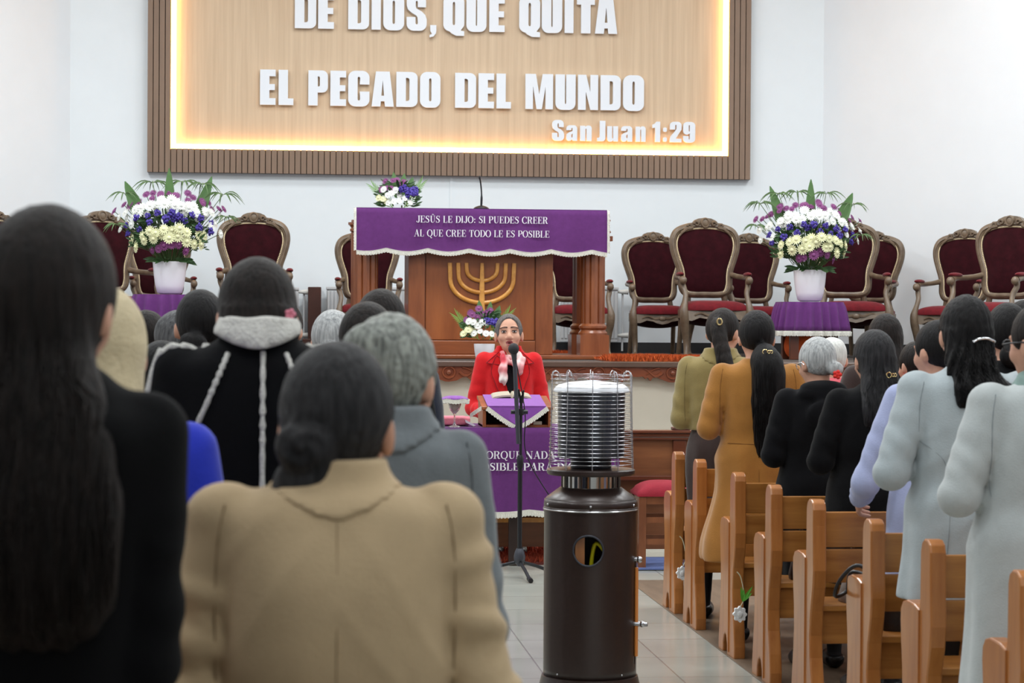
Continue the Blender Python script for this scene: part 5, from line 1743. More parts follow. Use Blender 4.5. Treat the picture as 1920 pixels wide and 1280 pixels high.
# ---------------------------------------------------------------- smooth-union volumes -> meshes
class Vol:
    def __init__(s, lo, hi, res):
        s.lo, s.res = np.array(lo, float), res
        n = np.ceil((np.array(hi) - s.lo) / res).astype(int) + 1
        s.ax = [(s.lo[i] + res * np.arange(n[i])).astype(np.float32) for i in range(3)]
        s.d = np.full(tuple(n), .3, np.float32)

    def sl(s, lo, hi, m=.05):
        out = []
        for i in range(3):
            a = int(np.floor((lo[i] - m - s.lo[i]) / s.res))
            b = int(np.ceil((hi[i] + m - s.lo[i]) / s.res)) + 1
            out.append(slice(max(0, a), max(0, min(len(s.ax[i]), b))))
        return tuple(out)

    def xyz(s, sl):
        return s.ax[0][sl[0]][:, None, None], s.ax[1][sl[1]][None, :, None], s.ax[2][sl[2]][None, None, :]

    def mix(s, sl, d, k, op):
        c = s.d[sl]
        if c.size == 0:
            return
        if op == 'u':
            h = np.clip(.5 + .5 * (c - d) / k, 0, 1)
            s.d[sl] = c * (1 - h) + d * h - k * h * (1 - h)
        elif op == 's':
            d = -d
            h = np.clip(.5 - .5 * (c - d) / k, 0, 1)
            s.d[sl] = c * (1 - h) + d * h + k * h * (1 - h)
        elif op == 'i':
            h = np.clip(.5 - .5 * (c - d) / k, 0, 1)
            s.d[sl] = c * (1 - h) + d * h + k * h * (1 - h)

    def cone(s, a, b, ra, rb, k=.02, op='u', wr=0.0, wf=40.0):
        a, b = np.array(a, float), np.array(b, float)
        rm = max(ra, rb)
        sl = s.sl(np.minimum(a, b) - rm, np.maximum(a, b) + rm)
        x, y, z = s.xyz(sl)
        ba = b - a
        L2 = float(ba @ ba) + 1e-12
        h = np.clip(((x - a[0]) * ba[0] + (y - a[1]) * ba[1] + (z - a[2]) * ba[2]) / L2, 0, 1)
        d = np.sqrt((x - a[0] - ba[0] * h) ** 2 + (y - a[1] - ba[1] * h) ** 2 + (z - a[2] - ba[2] * h) ** 2)
        r = ra + (rb - ra) * h
        if wr:
            r = r + wr * (np.sin(h * math.sqrt(L2) * wf * 2 + 32 * (x - a[0]) + 26 * (y - a[1])) + .7 * np.sin(h * math.sqrt(L2) * wf * 3.1 - 38 * (x - a[0]) + 21 * (y - a[1]))) * np.clip(h * 4, 0, 1)
        s.mix(sl, (d - r).astype(np.float32), k, op)

    def path(s, pts, rs, k=.02, op='u', wr=0.0):
        for (a, b), (ra, rb) in zip(zip(pts, pts[1:]), zip(rs, rs[1:])):
            s.cone(a, b, ra, rb, k, op, wr)

    def ell(s, c, r, k=.02, op='u', R=None):
        c, r = np.array(c, float), np.array(r, float)
        rm = float(r.max()) if R is not None else r
        sl = s.sl(c - rm, c + rm)
        x, y, z = s.xyz(sl)
        p = [x - c[0], y - c[1], z - c[2]]
        if R is not None:
            R = np.array(R)
            p = [p[0] * R[0][i] + p[1] * R[1][i] + p[2] * R[2][i] for i in range(3)]
        k0 = np.sqrt((p[0] / r[0]) ** 2 + (p[1] / r[1]) ** 2 + (p[2] / r[2]) ** 2)
        k1 = np.sqrt((p[0] / r[0] ** 2) ** 2 + (p[1] / r[1] ** 2) ** 2 + (p[2] / r[2] ** 2) ** 2) + 1e-9
        s.mix(sl, (k0 * (k0 - 1) / k1).astype(np.float32), k, op)

    def loft(s, rows, k=.02, op='u', q=2.3, mod=None):
        """rows of (z, cx, cy, a, b): elliptic column"""
        rows = sorted(rows)
        P = crom([(r[0], 0, 0) for r in rows], 10)
        tz = np.array([p.x for p in P])
        cols = []
        for j in range(1, 5):
            cols.append(np.array([p.y for p in crom([(r[0], r[j], 0) for r in rows], 10)]))
        o = np.argsort(tz)
        z0, z1 = rows[0][0], rows[-1][0]
        am, bm = max(r[3] + abs(r[1]) for r in rows), max(r[4] + abs(r[2]) for r in rows)
        sl = s.sl((-am, -bm, z0), (am, bm, z1), .06)
        x, y, z = s.xyz(sl)
        zf = z.ravel()
        cx, cy, a, b = [np.interp(zf, tz[o], c[o])[None, None, :] for c in cols]
        X, Y = x - cx, y - cy
        e = 1e-6
        k0 = ((np.abs(X) / a) ** q + (np.abs(Y) / b) ** q + e) ** (1 / q)
        g = np.sqrt((np.abs(X) ** (q - 1) / a ** q) ** 2 + (np.abs(Y) ** (q - 1) / b ** q) ** 2) / np.maximum(k0, .05) ** (q - 1)
        d = (k0 - 1) / np.maximum(g, 1e-3)
        d = np.maximum(d, -.12)
        if mod is not None:
            d = d + mod(X, Y, z)
        d = np.maximum(d, np.maximum(z0 - z, z - z1))
        s.mix(sl, d.astype(np.float32), k, op)

    def half(s, n, c, k=.006):
        """keep the side where n.p < c"""
        x, y, z = s.ax[0][:, None, None], s.ax[1][None, :, None], s.ax[2][None, None, :]
        d = (n[0] * x + n[1] * y + n[2] * z - c).astype(np.float32)
        s.mix((slice(None),) * 3, np.broadcast_to(d, s.d.shape), k, 'i')

    def disp(s, fn):
        x, y, z = s.ax[0][:, None, None], s.ax[1][None, :, None], s.ax[2][None, None, :]
        s.d += np.asarray(fn(x, y, z), np.float32)

    def hit(s, x, z, yoff=0.0, front=False):
        """y of the back (or front) surface above (x, z)"""
        i = int(np.clip(round((x - s.lo[0]) / s.res), 0, len(s.ax[0]) - 1))
        k = int(np.clip(round((z - s.lo[2]) / s.res), 0, len(s.ax[2]) - 1))
        col = s.d[i, :, k]
        J = np.nonzero(col < 0)[0]
        if len(J) == 0:
            return None
        j = int(J[-1] if front else J[0])
        o = min(j + 1, len(col) - 1) if front else max(j - 1, 0)
        t = float(col[j] / (col[j] - col[o])) if col[o] > 0 else 0.0
        return float(s.ax[1][j] + (s.ax[1][o] - s.ax[1][j]) * t) + yoff

    def mesh(s):
        d = s.d
        d[0, :, :] = d[-1, :, :] = np.maximum(d[0, :, :], .01)
        d[:, 0, :] = np.maximum(d[:, 0, :], .01)
        d[:, -1, :] = np.maximum(d[:, -1, :], .01)
        d[:, :, 0] = np.maximum(d[:, :, 0], .0005)
        d[:, :, -1] = np.maximum(d[:, :, -1], .0005)
        d[-1, :, :] = np.maximum(d[-1, :, :], .01)
        ng = d < 0
        nx, ny, nz = d.shape
        cnt = np.zeros((nx - 1, ny - 1, nz - 1), np.int8)
        for i in (0, 1):
            for j in (0, 1):
                for k in (0, 1):
                    cnt += ng[i:nx - 1 + i, j:ny - 1 + j, k:nz - 1 + k]
        act = (cnt > 0) & (cnt < 8)
        I = np.argwhere(act)
        ids = np.full(act.shape, -1, np.int64)
        ids[act] = np.arange(len(I))
        acc = np.zeros((len(I), 3))
        num = np.zeros(len(I))
        C = [(0, 0, 0), (1, 0, 0), (0, 1, 0), (1, 1, 0), (0, 0, 1), (1, 0, 1), (0, 1, 1), (1, 1, 1)]
        for a in range(8):
            for b in range(a + 1, 8):
                if sum(abs(C[a][q] - C[b][q]) for q in range(3)) != 1:
                    continue
                va = d[I[:, 0] + C[a][0], I[:, 1] + C[a][1], I[:, 2] + C[a][2]]
                vb = d[I[:, 0] + C[b][0], I[:, 1] + C[b][1], I[:, 2] + C[b][2]]
                m = (va < 0) != (vb < 0)
                t = np.where(m, va / np.where(m, va - vb, 1), 0)
                for q in range(3):
                    acc[:, q] += np.where(m, C[a][q] + (C[b][q] - C[a][q]) * t, 0)
                num += m
        V = (I + acc / num[:, None]) * s.res + s.lo
        Q = []
        for ax in range(3):
            o1, o2 = [(1, 2), (2, 0), (0, 1)][ax]
            sh = [slice(None)] * 3
            a = [slice(1, -1)] * 3
            a[ax] = slice(0, -1)
            b = [slice(1, -1)] * 3
            b[ax] = slice(1, None)
            sa, sb = ng[tuple(a)], ng[tuple(b)]
            ch = np.argwhere(sa != sb)
            if len(ch) == 0:
                continue
            base = ch.copy()
            flip = sa[ch[:, 0], ch[:, 1], ch[:, 2]]
            full = ch.copy()
            for q in range(3):
                if q != ax:
                    full[:, q] += 1
            def cell(d1, d2):
                c = full.copy()
                c[:, o1] -= d1
                c[:, o2] -= d2
                return ids[c[:, 0], c[:, 1], c[:, 2]]
            q4 = np.stack([cell(1, 1), cell(0, 1), cell(0, 0), cell(1, 0)], 1)
            q4[~flip] = q4[~flip][:, ::-1]
            Q.append(q4)
        Q = np.concatenate(Q)
        Q = Q[(Q >= 0).all(1)]
        return V, Q


def qmesh(name, V, Q):
    me = bpy.data.meshes.new(name)
    me.vertices.add(len(V))
    me.vertices.foreach_set('co', np.asarray(V, np.float32).ravel())
    me.loops.add(len(Q) * 4)
    me.loops.foreach_set('vertex_index', np.asarray(Q, np.int32).ravel())
    me.polygons.add(len(Q))
    me.polygons.foreach_set('loop_start', np.arange(0, len(Q) * 4, 4, dtype=np.int32))
    me.update(calc_edges=True)
    me.validate()
    return me


def relax(V, Q, it=1, lam=.5):
    for _ in range(it):
        A = np.zeros_like(V)
        n = np.zeros(len(V))
        for a in range(4):
            for b in ((a + 1) % 4, (a + 3) % 4):
                np.add.at(A, Q[:, a], V[Q[:, b]])
                np.add.at(n, Q[:, a], 1)
        V = V * (1 - lam) + lam * A / n[:, None]
    return V


def wob(x, y, z, f=1.0, ph=0.0):
    """cheap smooth pseudo-noise"""
    return (np.sin(x * 17 * f + 1.3 * np.sin(z * 11 * f + ph) + ph) + np.sin(y * 19 * f + 1.1 * np.sin(x * 13 * f) + 2 * ph) + np.sin(z * 15 * f + 1.2 * np.sin(y * 12 * f + ph))) / 3


# hand: wrist at origin, fingers along +y, palm facing -z, thumb towards +x
hv = Vol((-.06, -.03, -.07), (.09, .2, .05), .004)
hv.cone((0, -.01, 0), (0, .02, 0), .024, .026, .01)
hv.ell((0, .055, 0), (.040, .045, .016), .012)
for i, (fx, L) in enumerate(((.029, .070), (.010, .079), (-.010, .074), (-.028, .058))):
    a = np.array((fx, .088, 0))
    b = a + (fx * .1, L * .42, -.010)
    c = b + np.array((0, L * .28, -.018))
    e = c + np.array((0, L * .14, -.022))
    hv.path([a, b, c, e], [.0095, .009, .0085, .007], .004)
hv.path([(.03, .03, -.004), (.052, .058, -.018), (.056, .085, -.024)], [.013, .0105, .008], .006)
HANDV, HANDQ = hv.mesh()
HANDV = relax(HANDV, HANDQ, 1, .4)


def rotm(yaw, pitch, roll=0.0):
    """turn left by yaw, look up by pitch"""
    return np.array(Matrix.Rotation(yaw, 3, 'Z') @ Matrix.Rotation(pitch, 3, 'X') @ Matrix.Rotation(roll, 3, 'Y'))


FOLD = dict(E=(.262, -.045, 1.045), W=(.085, .20, 1.09))
DOWN = dict(E=(.245, -.05, 1.03), W=(.235, .05, .80))
N_PERSON = 0


def strands(mb, paths, r=.0022):
    for P in paths:
        n = len(P)
        mb.tube(P, np.interp(np.linspace(0, 1, n), [0, .25, .8, 1], [r * .2, r, r * .8, r * .2]), 3)


def person(lab, px, py, Y, coat=None, hair=None, arms=FOLD, armL=None, sh=.172, g=1.0, face=0.0, yaw=0.0, pitch=-.1, roll=0.0, hs=1.06,
           res=.012, skin=None, skirt=None, legs=True, wide=None, head_detail=False, dz=.035, xs=1.0, hl=0.0):
    global N_PERSON
    N_PERSON += 1
    ph = N_PERSON * 1.7
    P = at(px, py, Y)
    s = P.z / (1.40 + .212 * hs)
    skin = skin or SKIN
    armR, armL = arms, armL or arms
    Rh = rotm(yaw, pitch, roll)
    HO = np.array((0, .012, 1.40))

    def H(p):
        return HO + Rh @ (np.array(p, float) * hs)

    def mirror(p, sg):
        return (p[0] * sg, p[1], p[2])
    # ---- body
    v = Vol((-.36, -.24, 0), (.36, .42, 1.72), res)
    # torso and limbs
    v.loft([(.76, 0, -.01, .15, .10), (.84, 0, -.015, .168 * g, .115 * g), (.90, 0, -.015, .17 * g, .118 * g), (1.0, 0, 0, .142 * g, .10 * g), (1.10, 0, 0, .145 * g, .105 * g), (1.20 + dz * .6, 0, -.005, sh * .86, .105 * g), (1.27 + dz, 0, -.012, sh * .88, .088), (1.315 + dz, 0, -.012, .10, .065), (1.34 + dz, 0, -.01, .06, .055)], .02)
    for sg, A in ((1, armR), (-1, armL)):
        S = (sg * sh * .92, -.012, 1.268 + dz)
        E, W = mirror(A['E'], sg), mirror(A['W'], sg)
        v.cone(S, E, .042, .036, .03)
        v.cone(E, W, .036, .027, .012)
        v.path([(sg * .085, -.01, .84), (sg * .08, .0, .46), (sg * .078, -.02, .30), (sg * .075, -.03, .09)], [.085, .056, .052, .036], .02)
        v.path([(sg * .075, -.04, .045), (sg * .08, .10, .035), (sg * .082, .15, .03)], [.04, .034, .026], .015)
    v.cone((0, -.015, 1.28), H((0, -.005, .03)), .058, .05, .03)
    # head
    v.ell(H((0, -.004, .108)), (.074 * hs, .094 * hs, .098 * hs), .01, R=Rh)
    v.ell(H((0, .034, .055)), (.058 * hs, .060 * hs, .068 * hs), .03, R=Rh)
    v.ell(H((0, .062, .010)), (.026 * hs, .022 * hs, .018 * hs), .03, R=Rh)
    for sg in (-1, 1):
        v.ell(H((sg * .077, -.004, .076)), (.011 * hs, .021 * hs, .033 * hs), .006, R=Rh)
        v.ell(H((sg * .040, .068, .062)), (.022 * hs, .02 * hs, .02 * hs), .02, R=Rh)
    if True:
        v.path([H((0, .088, .096)), H((0, .102, .068)), H((0, .107, .060))], [.008 * hs, .0105 * hs, .012 * hs], .012)
        for sg in (-1, 1):
            v.ell(H((sg * .013, .096, .055)), (.011 * hs, .012 * hs, .009 * hs), .008, R=Rh)
            v.ell(H((sg * .031, .093, .094)), (.018 * hs, .012 * hs, .011 * hs), .01, 's', R=Rh)
            v.ell(H((sg * .03, .078, .115)), (.026 * hs, .014 * hs, .009 * hs), .012, R=Rh)
            v.ell(H((sg * .031, .079, .094)), (.015 * hs, .012 * hs, .012 * hs), .004, R=Rh)
    if head_detail:
        v.ell(H((0, .097, .026)), (.018 * hs, .012 * hs, .0085 * hs), .004, 's', R=Rh)
        v.ell(H((0, .092, .037)), (.022 * hs, .010 * hs, .0055 * hs), .004, R=Rh)
        v.ell(H((0, .088, .015)), (.020 * hs, .011 * hs, .0065 * hs), .004, R=Rh)
    else:
        v.ell(H((0, .090, .031)), (.022 * hs, .009 * hs, .006 * hs), .006, R=Rh)
        v.ell(H((0, .088, .020)), (.020 * hs, .009 * hs, .006 * hs), .006, R=Rh)
    V, Q = v.mesh()
    V = relax(V, Q, 1, .35)
    # hands
    for sg, A in ((1, armR), (-1, armL)):
        E, W = Vector(mirror(A['E'], sg)), Vector(mirror(A['W'], sg))
        yv = (W - E).normalized()
        xv = Vector((0, 0, 1)) - yv * yv.z
        if xv.length < .3:
            xv = Vector((0, 1, 0)) - yv * yv.y
        xv.normalize()
        zv = xv.cross(yv)
        hvv = HANDV.copy()
        qq = HANDQ
        if (zv.x * sg) < 0:            # palm (-z) should face inwards
            hvv = hvv * np.array((1, 1, -1))
            qq = HANDQ[:, ::-1]
        Rm = np.array([list(xv), list(yv), list(zv)]).T
        hw = hvv @ Rm.T + np.array(W - yv * .004)
        Q = np.concatenate([Q, qq + len(V)])
        V = np.concatenate([V, hw])
    V = V * np.array((s * xs, s * xs, s))
    me = qmesh('person', V, Q)
    body = finish('person', me, [skin, TIGHT, LIPS], None, smooth=180)
    cz = np.zeros(len(me.polygons) * 3, np.float32)
    me.polygons.foreach_get('center', cz)
    cz = cz.reshape(-1, 3)
    mi = np.zeros(len(cz), np.int32)
    mi[cz[:, 2] < .80 * s] = 1
    if head_detail:
        hp = (cz / s - HO) @ Rh / hs
        mi[((hp[:, 0] / .0215) ** 2 + ((hp[:, 2] - .026) / .0155) ** 2 < 1) & (hp[:, 1] > .078)] = 2
    me.polygons.foreach_set('material_index', mi)
    body.location = (P.x, Y, 0)
    body.rotation_euler = (0, 0, face)
    tag(body, lab, 'person')
    info = dict(body=body, s=s, H=H, Rh=Rh, hs=hs, sh=sh, xs=xs)
    SC = np.array((s * xs, s * xs, s))

    def child(name, V, Q, m, rel=1, smooth=180):
        V = relax(V, Q, rel, .4) if rel else V
        return finish(name, qmesh(name, V * SC, Q), m, body, smooth=smooth)

    def tubes(name, mb, m, parent=None, smooth=60):
        mb.v = [np.asarray(q) * SC for q in mb.v]
        return mb.build(name, m, parent or body, smooth=smooth)
    info['tubes'] = tubes
    # shoes
    if legs:
        for sg in (-1, 1):
            w_ = Vol((-.16, -.12, 0), (.16, .2, .12), .01)
            w_.path([(sg * .075, -.045, .05), (sg * .08, .10, .038), (sg * .082, .155, .032)], [.047, .04, .032], .015)
            w_.half((0, 0, -1), -.002)
            w_.half((0, -.25, 1), .085)
            a, b = w_.mesh()
            child('shoe', a, b, SHOE)
    # ---- skirt
    if skirt:
        w_ = Vol((-.32, -.3, skirt['hem'] - .02), (.32, .3, 1.06), res)
        w_.loft([(skirt['hem'], 0, 0, skirt.get('w', .19), skirt.get('b', .16)), (.7, 0, 0, .19 * g, skirt.get('b', .15) * g), (.88, 0, -.01, .19 * g, .14 * g), (1.0, 0, 0, .155 * g, .12 * g), (1.04, 0, 0, .15 * g, .115 * g)], .02,
                mod=lambda x, y, z: .006 * np.sin(np.arctan2(y, x) * 11 + ph) * np.clip((1.0 - z) * 3, 0, 1))
        a, b = w_.mesh()
        child('skirt', a, b, skirt['m'])
    # ---- coat
    if coat:
        hem = coat.get('hem', .45)
        t = coat.get('t', .02)
        G = coat.get('g', g)
        fl = coat.get('flare', .21)
        SH = sh + t * .5
        back = coat.get('back', 0.0)
        w_ = Vol((-.42, -.32, hem - .03), (.42, .46, 1.50), coat.get('res', res))
        flute = coat.get('flute', .006)

        def fold(x, y, z):
            a = np.arctan2(y, x)
            sgn = np.sign(x)
            return -flute * np.sin(a * 9 + ph + z * 1.5) * np.clip((.98 - z) * 3.2, 0, 1) - coat.get('wob', .005) * wob(x, y, z, 1.0, ph) - coat.get('fold', .0035) * (1 - np.abs(np.sin(x * 21 * sgn + z * 24 + 1.6 * wob(x, y, z, .8, ph)))) ** 2 * np.clip(.25 + .75 * np.sin(z * 9 + x * 5 + ph), 0, 1) - coat.get('wob2', .0025) * np.sin(z * 46 + x * 21 * np.sign(x) + ph) * np.clip((1.2 - z) * 5, 0, 1) * np.clip((z - .8) * 6, 0, 1)
        rows = [(.2, 0, 0, fl * 1.08, fl * .9), (.5, 0, 0, fl, fl * .84), (.74, 0, -.01, .205 * G, .158 * G), (.9, 0, -.015, .198 * G, .15 * G), (1.01, 0, -.008, (.168 + t * .2) * G, .13 * G), (1.12, 0, -.012 - back, (.170 + t * .3) * G, .134 * G), (1.2 + dz * .6, 0, -.018 - back, SH * .95, .128 * G), (1.27 + dz, 0, -.02 - back, SH * .98, .108), (1.312 + dz, 0, -.018 - back, SH * .74, .088), (1.338 + dz, 0, -.014, .090, .07), (1.356 + dz, 0, -.01, .068, .062)]
        rows = [r for r in rows if r[0] > hem] + [(hem, 0, 0, np.interp(hem, [r[0] for r in rows], [r[3] for r in rows]), np.interp(hem, [r[0] for r in rows], [r[4] for r in rows]))]
        w_.loft(rows, .02, q=2.4, mod=fold)
        sr = coat.get('sr', .058)
        for sg, A in ((1, armR), (-1, armL)):
            E, W = np.array(mirror(A['E'], sg)), np.array(mirror(A['W'], sg))
            S = np.array((sg * sh * .94, -.014 - back * .5, 1.27 + dz))
            Mid = S + (E - S) * .35
            w_.cone(S, Mid, sr + .004, sr + .001, .032)
            w_.cone(Mid, E, sr + .001, sr - .004, coat.get('ka', .010), wr=coat.get('wr', .0026), wf=26)
            W2 = W - (W - E) / np.linalg.norm(W - E) * .015
            w_.cone(E, W2, sr - .004, sr - .018, .014, wr=coat.get('wr', .0028), wf=30)
            if coat.get('puff'):
                w_.ell(S + np.array((sg * .012, 0, .012)), (.055, .06, .045), .02)
        if hem > .25:
            w_.half((0, 0, -1), -hem)
        col = coat.get('collar')
        if col == 'fold':
            c_ = Vol((0, 0, 0), (.01, .01, .01), .01)
            c_.lo, c_.res, c_.ax, c_.d = w_.lo, w_.res, w_.ax, w_.d.copy()
            c_.loft([(1.30 + dz, 0, -.022, .112, .092), (1.33 + dz, 0, -.014, .092, .080), (1.355 + dz, 0, -.010, .082, .076), (1.368 + dz, 0, -.010, .076, .072)], .02)
            X, Yy, Z = c_.ax[0][:, None, None], c_.ax[1][None, :, None], c_.ax[2][None, None, :]
            c_.d = np.maximum(c_.d - .007, np.maximum((1.280 + dz + 2.2 * X * X + .25 * np.abs(X)) - Z, Yy - .045)).astype(np.float32)
            a, b = c_.mesh()
            child('collar', a, b, coat['m'], 1)
        elif col == 'hood':
            w_.ell((0, -.085, 1.32 + dz * .6), (.135, .065, .055), .012)
            w_.ell((0, -.07, 1.355 + dz * .6), (.115, .07, .036), .012)
            w_.ell((0, -.155, 1.24), (.10, .03, .08), .025)
        elif col == 'high':
            w_.loft([(1.31 + dz, 0, -.015, .115, .10), (1.345 + dz, 0, -.01, .092, .088), (1.375 + dz, 0, -.005, .085, .085), (1.385 + dz, 0, -.004, .08, .08)], .008)
        for (sg, t_, r_, tl) in coat.get('rings', []):
            A = armR if sg > 0 else armL
            S, E = np.array((sg * sh * .94, -.014, 1.27 + dz)), np.array(mirror(A['E'], sg))
            c0 = S + (E - S) * t_
            pts = [c0 + np.array((sg * math.cos(a) * sr * .93, math.sin(a) * sr * .93, tl * math.sin(a * .5 + .3))) for a in np.linspace(-2.6, .4, 8)]
            w_.path(pts, [r_ * (.4 + .6 * math.sin(PI * q)) for q in np.linspace(.05, .95, 8)], .02)
        for (pa, pb, r_) in coat.get('creases', []):
            w_.cone(pa, pb, r_, r_, .012, 's')
        for (pa, pb, r_) in coat.get('ridges', []):
            w_.cone(pa, pb, r_, r_ * .5, .035)
        a, b = w_.mesh()
        info['coat'] = child(coat.get('name', 'coat'), a, b, coat['m'], coat.get('relax', 1))
        info['cv'] = w_
        if col == 'fur':
            c_ = Vol((0, 0, 0), (.01, .01, .01), .01)
            c_.lo, c_.res, c_.ax, c_.d = w_.lo, w_.res, w_.ax, w_.d.copy()
            c_.loft([(1.30 + dz, 0, -.03, .100, .096), (1.33 + dz, 0, -.026, .088, .092), (1.36 + dz, 0, -.024, .080, .09), (1.375 + dz, 0, -.022, .070, .082)], .02)
            X, Yy, Z = c_.ax[0][:, None, None], c_.ax[1][None, :, None], c_.ax[2][None, None, :]
            c_.d = np.maximum(c_.d - .013 - .004 * wob(X * 4, Yy * 4, Z * 4, 1.2, 1), np.maximum((1.322 + dz + 3.4 * X * X + .05 * np.abs(X)) - Z, np.abs(X) - .12)).astype(np.float32)
            a, b = c_.mesh()
            child('fur_collar', a, b, coat['fur'])
    # ---- hair
    if hair:
        m = hair['m']
        st = hair.get('style', 'bun')
        vol = hair.get('vol', 1.0)
        L = hair.get('len', .35)
        w_ = Vol((-.30, -.36, 1.36 - L - .05 if st in ('long', 'half', 'pony', 'curly') else 1.26), (.30, .18, 1.74), hair.get('res', min(res, .01)))
        cap = (.083 * vol, .103 * vol, .104 * vol)
        w_.ell(H((0, -.006, .111)), tuple(q * hs for q in cap), .01, R=Rh)
        # trim at the nape and around the face
        n_ = Rh @ np.array((0, .55, -1.0)) if st in ('bun', 'short', 'pony') else Rh @ np.array((0, .12, -1.0))
        n_ = n_ / np.linalg.norm(n_)
        c0_ = H((0, -.085, .0)) if st in ('bun', 'short', 'pony') else H((0, 0, -.02))
        w_.half(n_, float(n_ @ c0_), .012)
        if st not in ('long',) or True:
            w_.ell(H((0, .118, .050 + hl)), (.085 * hs, .085 * hs, (.104 + hl * .5) * hs), .008, 's', R=Rh)
        if st in ('bun', 'short', 'pony', 'half', 'curly') and hair.get('ears', True):
            for sg in (-1, 1):
                w_.ell(H((sg * .088, .008, .062)), (.024 * hs, .036 * hs, .040 * hs), .008, 's', R=Rh)
        bx = hair.get('bun', (0, -.108, .045))
        br = hair.get('br', .044)
        gv = hair.get('groove', .0014)
        hc = H((0, 0, .1))
        if st == 'bun':
            c_ = H(bx)
            w_.ell(c_, (br * hs, br * .66 * hs, br * .9 * hs), .014, R=Rh)
            if hair.get('nape'):
                w_.ell(H((bx[0] * .8, -.066, -.004)), (.058 * hs, .036 * hs, .045 * hs), .025, R=Rh)
            w_.disp(lambda x, y, z: -hair.get('swirl', .0035) * np.sin(np.arctan2(z - c_[2], x - c_[0]) * 2 + np.sqrt((x - c_[0]) ** 2 + (z - c_[2]) ** 2) * 190) * np.exp(-((x - c_[0]) ** 2 + (y - c_[1]) ** 2 + (z - c_[2]) ** 2) / (br * 1.05) ** 2))
            w_.disp(lambda x, y, z: -gv * np.sin(np.arctan2(x - c_[0], z - c_[2]) * 23 + 9 * wob(x, y, z, 2.1, ph)) * (.5 + .5 * wob(x, y, z, 2.6, ph + 2)))
        elif st in ('long', 'half', 'curly', 'pony'):
            bk = -.135 - hair.get('off', 0.0)
            ztop_b = 1.36
            hx_ = H((0, -.06, .04))
            if st == 'pony':
                k_ = H(hair.get('knot', (0, -.105, .06)))
                tw = hair.get('tw', .034)
                w_.ell(k_, (.026, .026, .022), .014)
                pts = crom([k_, k_ + np.array((.005, -.035, -.05)), (k_[0] * .6 + hair.get('tx', 0), bk - .01, 1.30), (hair.get('tx', 0) * 1.2, bk - .005, 1.36 - L * .6), (hair.get('tx', 0) * 1.3, bk + .01, 1.36 - L)], 4)
                pts = [np.array(p) for p in pts]
                rs = np.interp(np.linspace(0, 1, len(pts)), [0, .25, .6, .9, 1], [.02, tw, tw * 1.15, tw * .7, .008])
                for i_ in range(len(pts) - 1):
                    w_.cone(pts[i_], pts[i_ + 1], rs[i_], rs[i_ + 1], .02)
            else:
                wt = hair.get('w', .10)
                zb_ = 1.36 - L
                rows = [(zb_, hair.get('tx', 0), bk + .012, wt * .45, .012), (zb_ + L * .12, hair.get('tx', 0), bk, wt * .85, .024), (zb_ + L * .35, hair.get('tx', 0) * .9, bk - .004, wt * 1.0, .036), (zb_ + L * .65, hair.get('tx', 0) * .6, bk + .008, wt * 1.0, .046), (1.37, hx_[0] * .5, -.072, wt * .86, .062), (1.44, hx_[0], hx_[1] + .005, .078 * hs, .062), (1.50, hx_[0], hx_[1] + .02, .074 * hs, .05)]
                w_.loft(rows, .03, q=2.2)
                if hair.get('front'):
                    for sg in (-1, 1):
                        w_.path([H((sg * .075, .0, .10)), H((sg * .084, .01, .03)), (sg * .105, .045, 1.28), (sg * .10, .10, 1.36 - L * .6)], [.022, .03, .034, .014], .02)
            amp = {'long': .0035, 'half': .004, 'curly': .011, 'pony': .003}[st]
            if st == 'curly':
                w_.disp(lambda x, y, z: -(amp * wob(x * 3.2, y * 3.2, z * 3.0, 1.0, ph) + .006 * wob(x * 6, y * 6, z * 6, 1.0, ph)) * np.clip((1.47 - z) * 7, 0, 1))
            if hair.get('zmin'):
                w_.half((0, 0, -1), -hair['zmin'])
            w_.disp(lambda x, y, z: -amp * .8 * np.sin(np.arctan2(x - hc[0], -(y - hc[1] - .05)) * 38 + 3.5 * np.sin(z * 16 + ph) + 2.4 * wob(x, y, z, 1.2, ph)) * np.clip(.35 + (1.5 - z) * 3, .3, 1))
        elif st == 'short':
            w_.disp(lambda x, y, z: -.004 * wob(x * 3.5, y * 3.5, z * 3.5, 1.0, ph))
        a, b = w_.mesh()
        a = relax(a, b, 1, .3)
        ho = finish('hair', qmesh('hair', a * SC, b), m, body, smooth=180)
        info['hair'] = ho
        info['hv'] = w_
        # loose strands over the surface
        if st in ('long', 'half', 'curly', 'pony') and hair.get('strands', 0):
            mbs = MB()
            wt = hair.get('w', .10) if st != 'pony' else hair.get('tw', .034)
            zb_ = 1.36 - L
            for i_ in range(hair['strands']):
                u = random.uniform(-1, 1)
                z0_ = random.uniform(1.30, 1.52) if st != 'pony' else random.uniform(1.1, 1.42)
                z1_ = max(zb_ - .03, z0_ - random.uniform(.18, .45))
                pth = []
                f1, f2 = random.uniform(0, 6), random.uniform(.4, 1.2)
                am_ = .014 if st == 'curly' else .005
                for t_ in np.linspace(0, 1, 10):
                    z = z0_ + (z1_ - z0_) * t_
                    xx_ = hair.get('tx', 0) * min(1, (1.5 - z) * 2) + u * (wt * .95 if z < 1.38 else .07) + am_ * math.sin(f1 + t_ * 9 * f2)
                    yy_ = w_.hit(xx_, z)
                    if yy_ is None:
                        if len(pth) >= 4:
                            break
                        pth = []
                        continue
                    pth.append((xx_, yy_ - .001 - .003 * random.random(), z))
                if len(pth) >= 4:
                    for q_ in range(1, len(pth)):
                        if abs(pth[q_][1] - pth[q_ - 1][1]) > .05:
                            pth = pth[:q_]
                            break
                    if len(pth) >= 4:
                        strands(mbs, [pth], .0016)
            if mbs.v:
                tubes('loose_strands', mbs, m, ho, 180)
    return info


